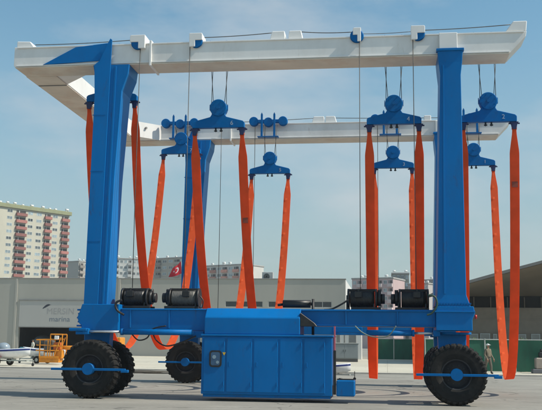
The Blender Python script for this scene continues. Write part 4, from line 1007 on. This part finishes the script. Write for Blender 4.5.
# scrap by the green fence at the right edge
def lump(cx, cy, sx, sy, sz, seed):
    b = bmesh.new(); bmesh.ops.create_icosphere(b, subdivisions=3, radius=1); rnd = random.Random(seed); a_, c_ = rnd.random()*6, rnd.random()*6
    for v in b.verts:
        k = 1+.22*math.sin(v.co.x*5+a_)*math.sin(v.co.y*4+c_)+.12*math.sin(v.co.z*11+a_*2); v.co = Vector((cx+v.co.x*sx*k, cy+v.co.y*sy*k, max(.036, .035+sz*.45+v.co.z*sz*.6*k)))
    return b
g4 = G(527, 372.5)
sc = thing('scrap_heap', 'dark heap of bags and car tyres by the green fence', 'scrap heap', (g4.x, g4.y, .035))
DKB = mat('dark_bag', (.03, .03, .032), .6, bump=.4, bscale=9)
part('bag', MB().bm(lump(g4.x+.15, g4.y, .5, .35, .62, 3), 0, True), DKB, sc); part('bag', MB().bm(lump(g4.x-.55, g4.y+.15, .34, .3, .38, 5), 0, True), mat('grey_bag', (.25, .26, .25), .7), sc)
part('bag', MB().bm(lump(g4.x-.2, g4.y-.3, .2, .2, .3, 8), 0, True), mat('pale_bag', (.5, .46, .36), .7), sc)
for k, (dx, z) in enumerate(((.55, .035), (.5, .25))): part('car_tyre', MB().lathe([(.18, 0), (.30, -.01), (.33, .05), (.33, .15), (.30, .21), (.18, .2), (.18, 0)], (g4.x+dx, g4.y, z+.01), 'Z', 24), RUBBER, sc)
g5 = G(541.5, 374.2)
gn = thing('compressor', 'beige machine with a dark top cut off by the right edge', 'machine', (g5.x, g5.y, .035))
BEI = mat('beige_metal', (.36, .30, .25), .6, dirt=(.12, .09, .07), dirt_amt=.5, dirt_scale=4)
part('body', MB().box((g5.x-.35, g5.y-.3, .3), (g5.x+.9, g5.y+.4, .98), .06), BEI, gn)
part('engine', MB().box((g5.x-.12, g5.y-.2, .98), (g5.x+.5, g5.y+.25, 1.32), .05).cyl((g5.x+.05, g5.y, 1.32), (g5.x+.05, g5.y, 1.5), .1, 12), BLACK, gn)
part('skid', MB().box((g5.x-.55, g5.y-.35, .036), (g5.x+1, g5.y+.45, .3), .03), mat('grey_skid', (.14, .14, .15), .6), gn)

# shrubs showing over the fence
LEAF = mat('shrub_leaf', (.055, .10, .025), .7, var=.4, scale=5)
for px, nm in ((520, 'bright green shrub tips showing over the fence right of the sling'), (470, 'bright green shrub tips showing over the fence beside the right leg')):
    c = U(px, 340, 58.6); sh = thing('shrub', nm, 'shrub', (c.x, 58.6, 0)); lm = MB(); rnd = random.Random(px); bms = MB()
    for q in range(6):
        a_ = rnd.random()*6.28; bms.tube([(c.x, 58.6, 0), (c.x+.15*math.cos(a_), 58.6+.1*math.sin(a_), 1.1), (c.x+.45*math.cos(a_), 58.6+.25*math.sin(a_), 2.0+.2*rnd.random())], .018, 5)
    for q in range(420):
        a_ = rnd.random()*6.28; rr_ = .55*math.sqrt(rnd.random()); z = .6+1.7*rnd.random(); z -= rr_*.35
        p = Vector((c.x+rr_*math.cos(a_), 58.6+rr_*.5*math.sin(a_), z)); d1 = Vector((rnd.uniform(-1, 1), rnd.uniform(-1, 1), rnd.uniform(-.4, 1))).normalized()*.07; d2 = d1.orthogonal().normalized()*.03
        lm._add([p-d1, p+d2, p+d1, p-d2], [(0, 1, 2, 3)])
    part('stems', bms, mat('stem', (.08, .06, .035), .9), sh); part('foliage', lm, LEAF, sh)

# ------------------------------------------------------------------ sea haze over the town
hz_m = bpy.data.materials.new('haze_air'); hz_m.use_nodes = True; t = hz_m.node_tree; t.nodes.clear()
pv = t.nodes.new('ShaderNodeVolumePrincipled'); mo = t.nodes.new('ShaderNodeOutputMaterial'); pv.inputs['Color'].default_value = (.86, .92, .96, 1); pv.inputs['Density'].default_value = .0003
t.links.new(pv.outputs['Volume'], mo.inputs['Volume'])
hzo = part('haze', MB().box((-420, -40, -1), (420, 520, 75)), hz_m); hzo['kind'] = 'stuff'; hzo['label'] = 'thin pale sea haze over the yard and the town behind'
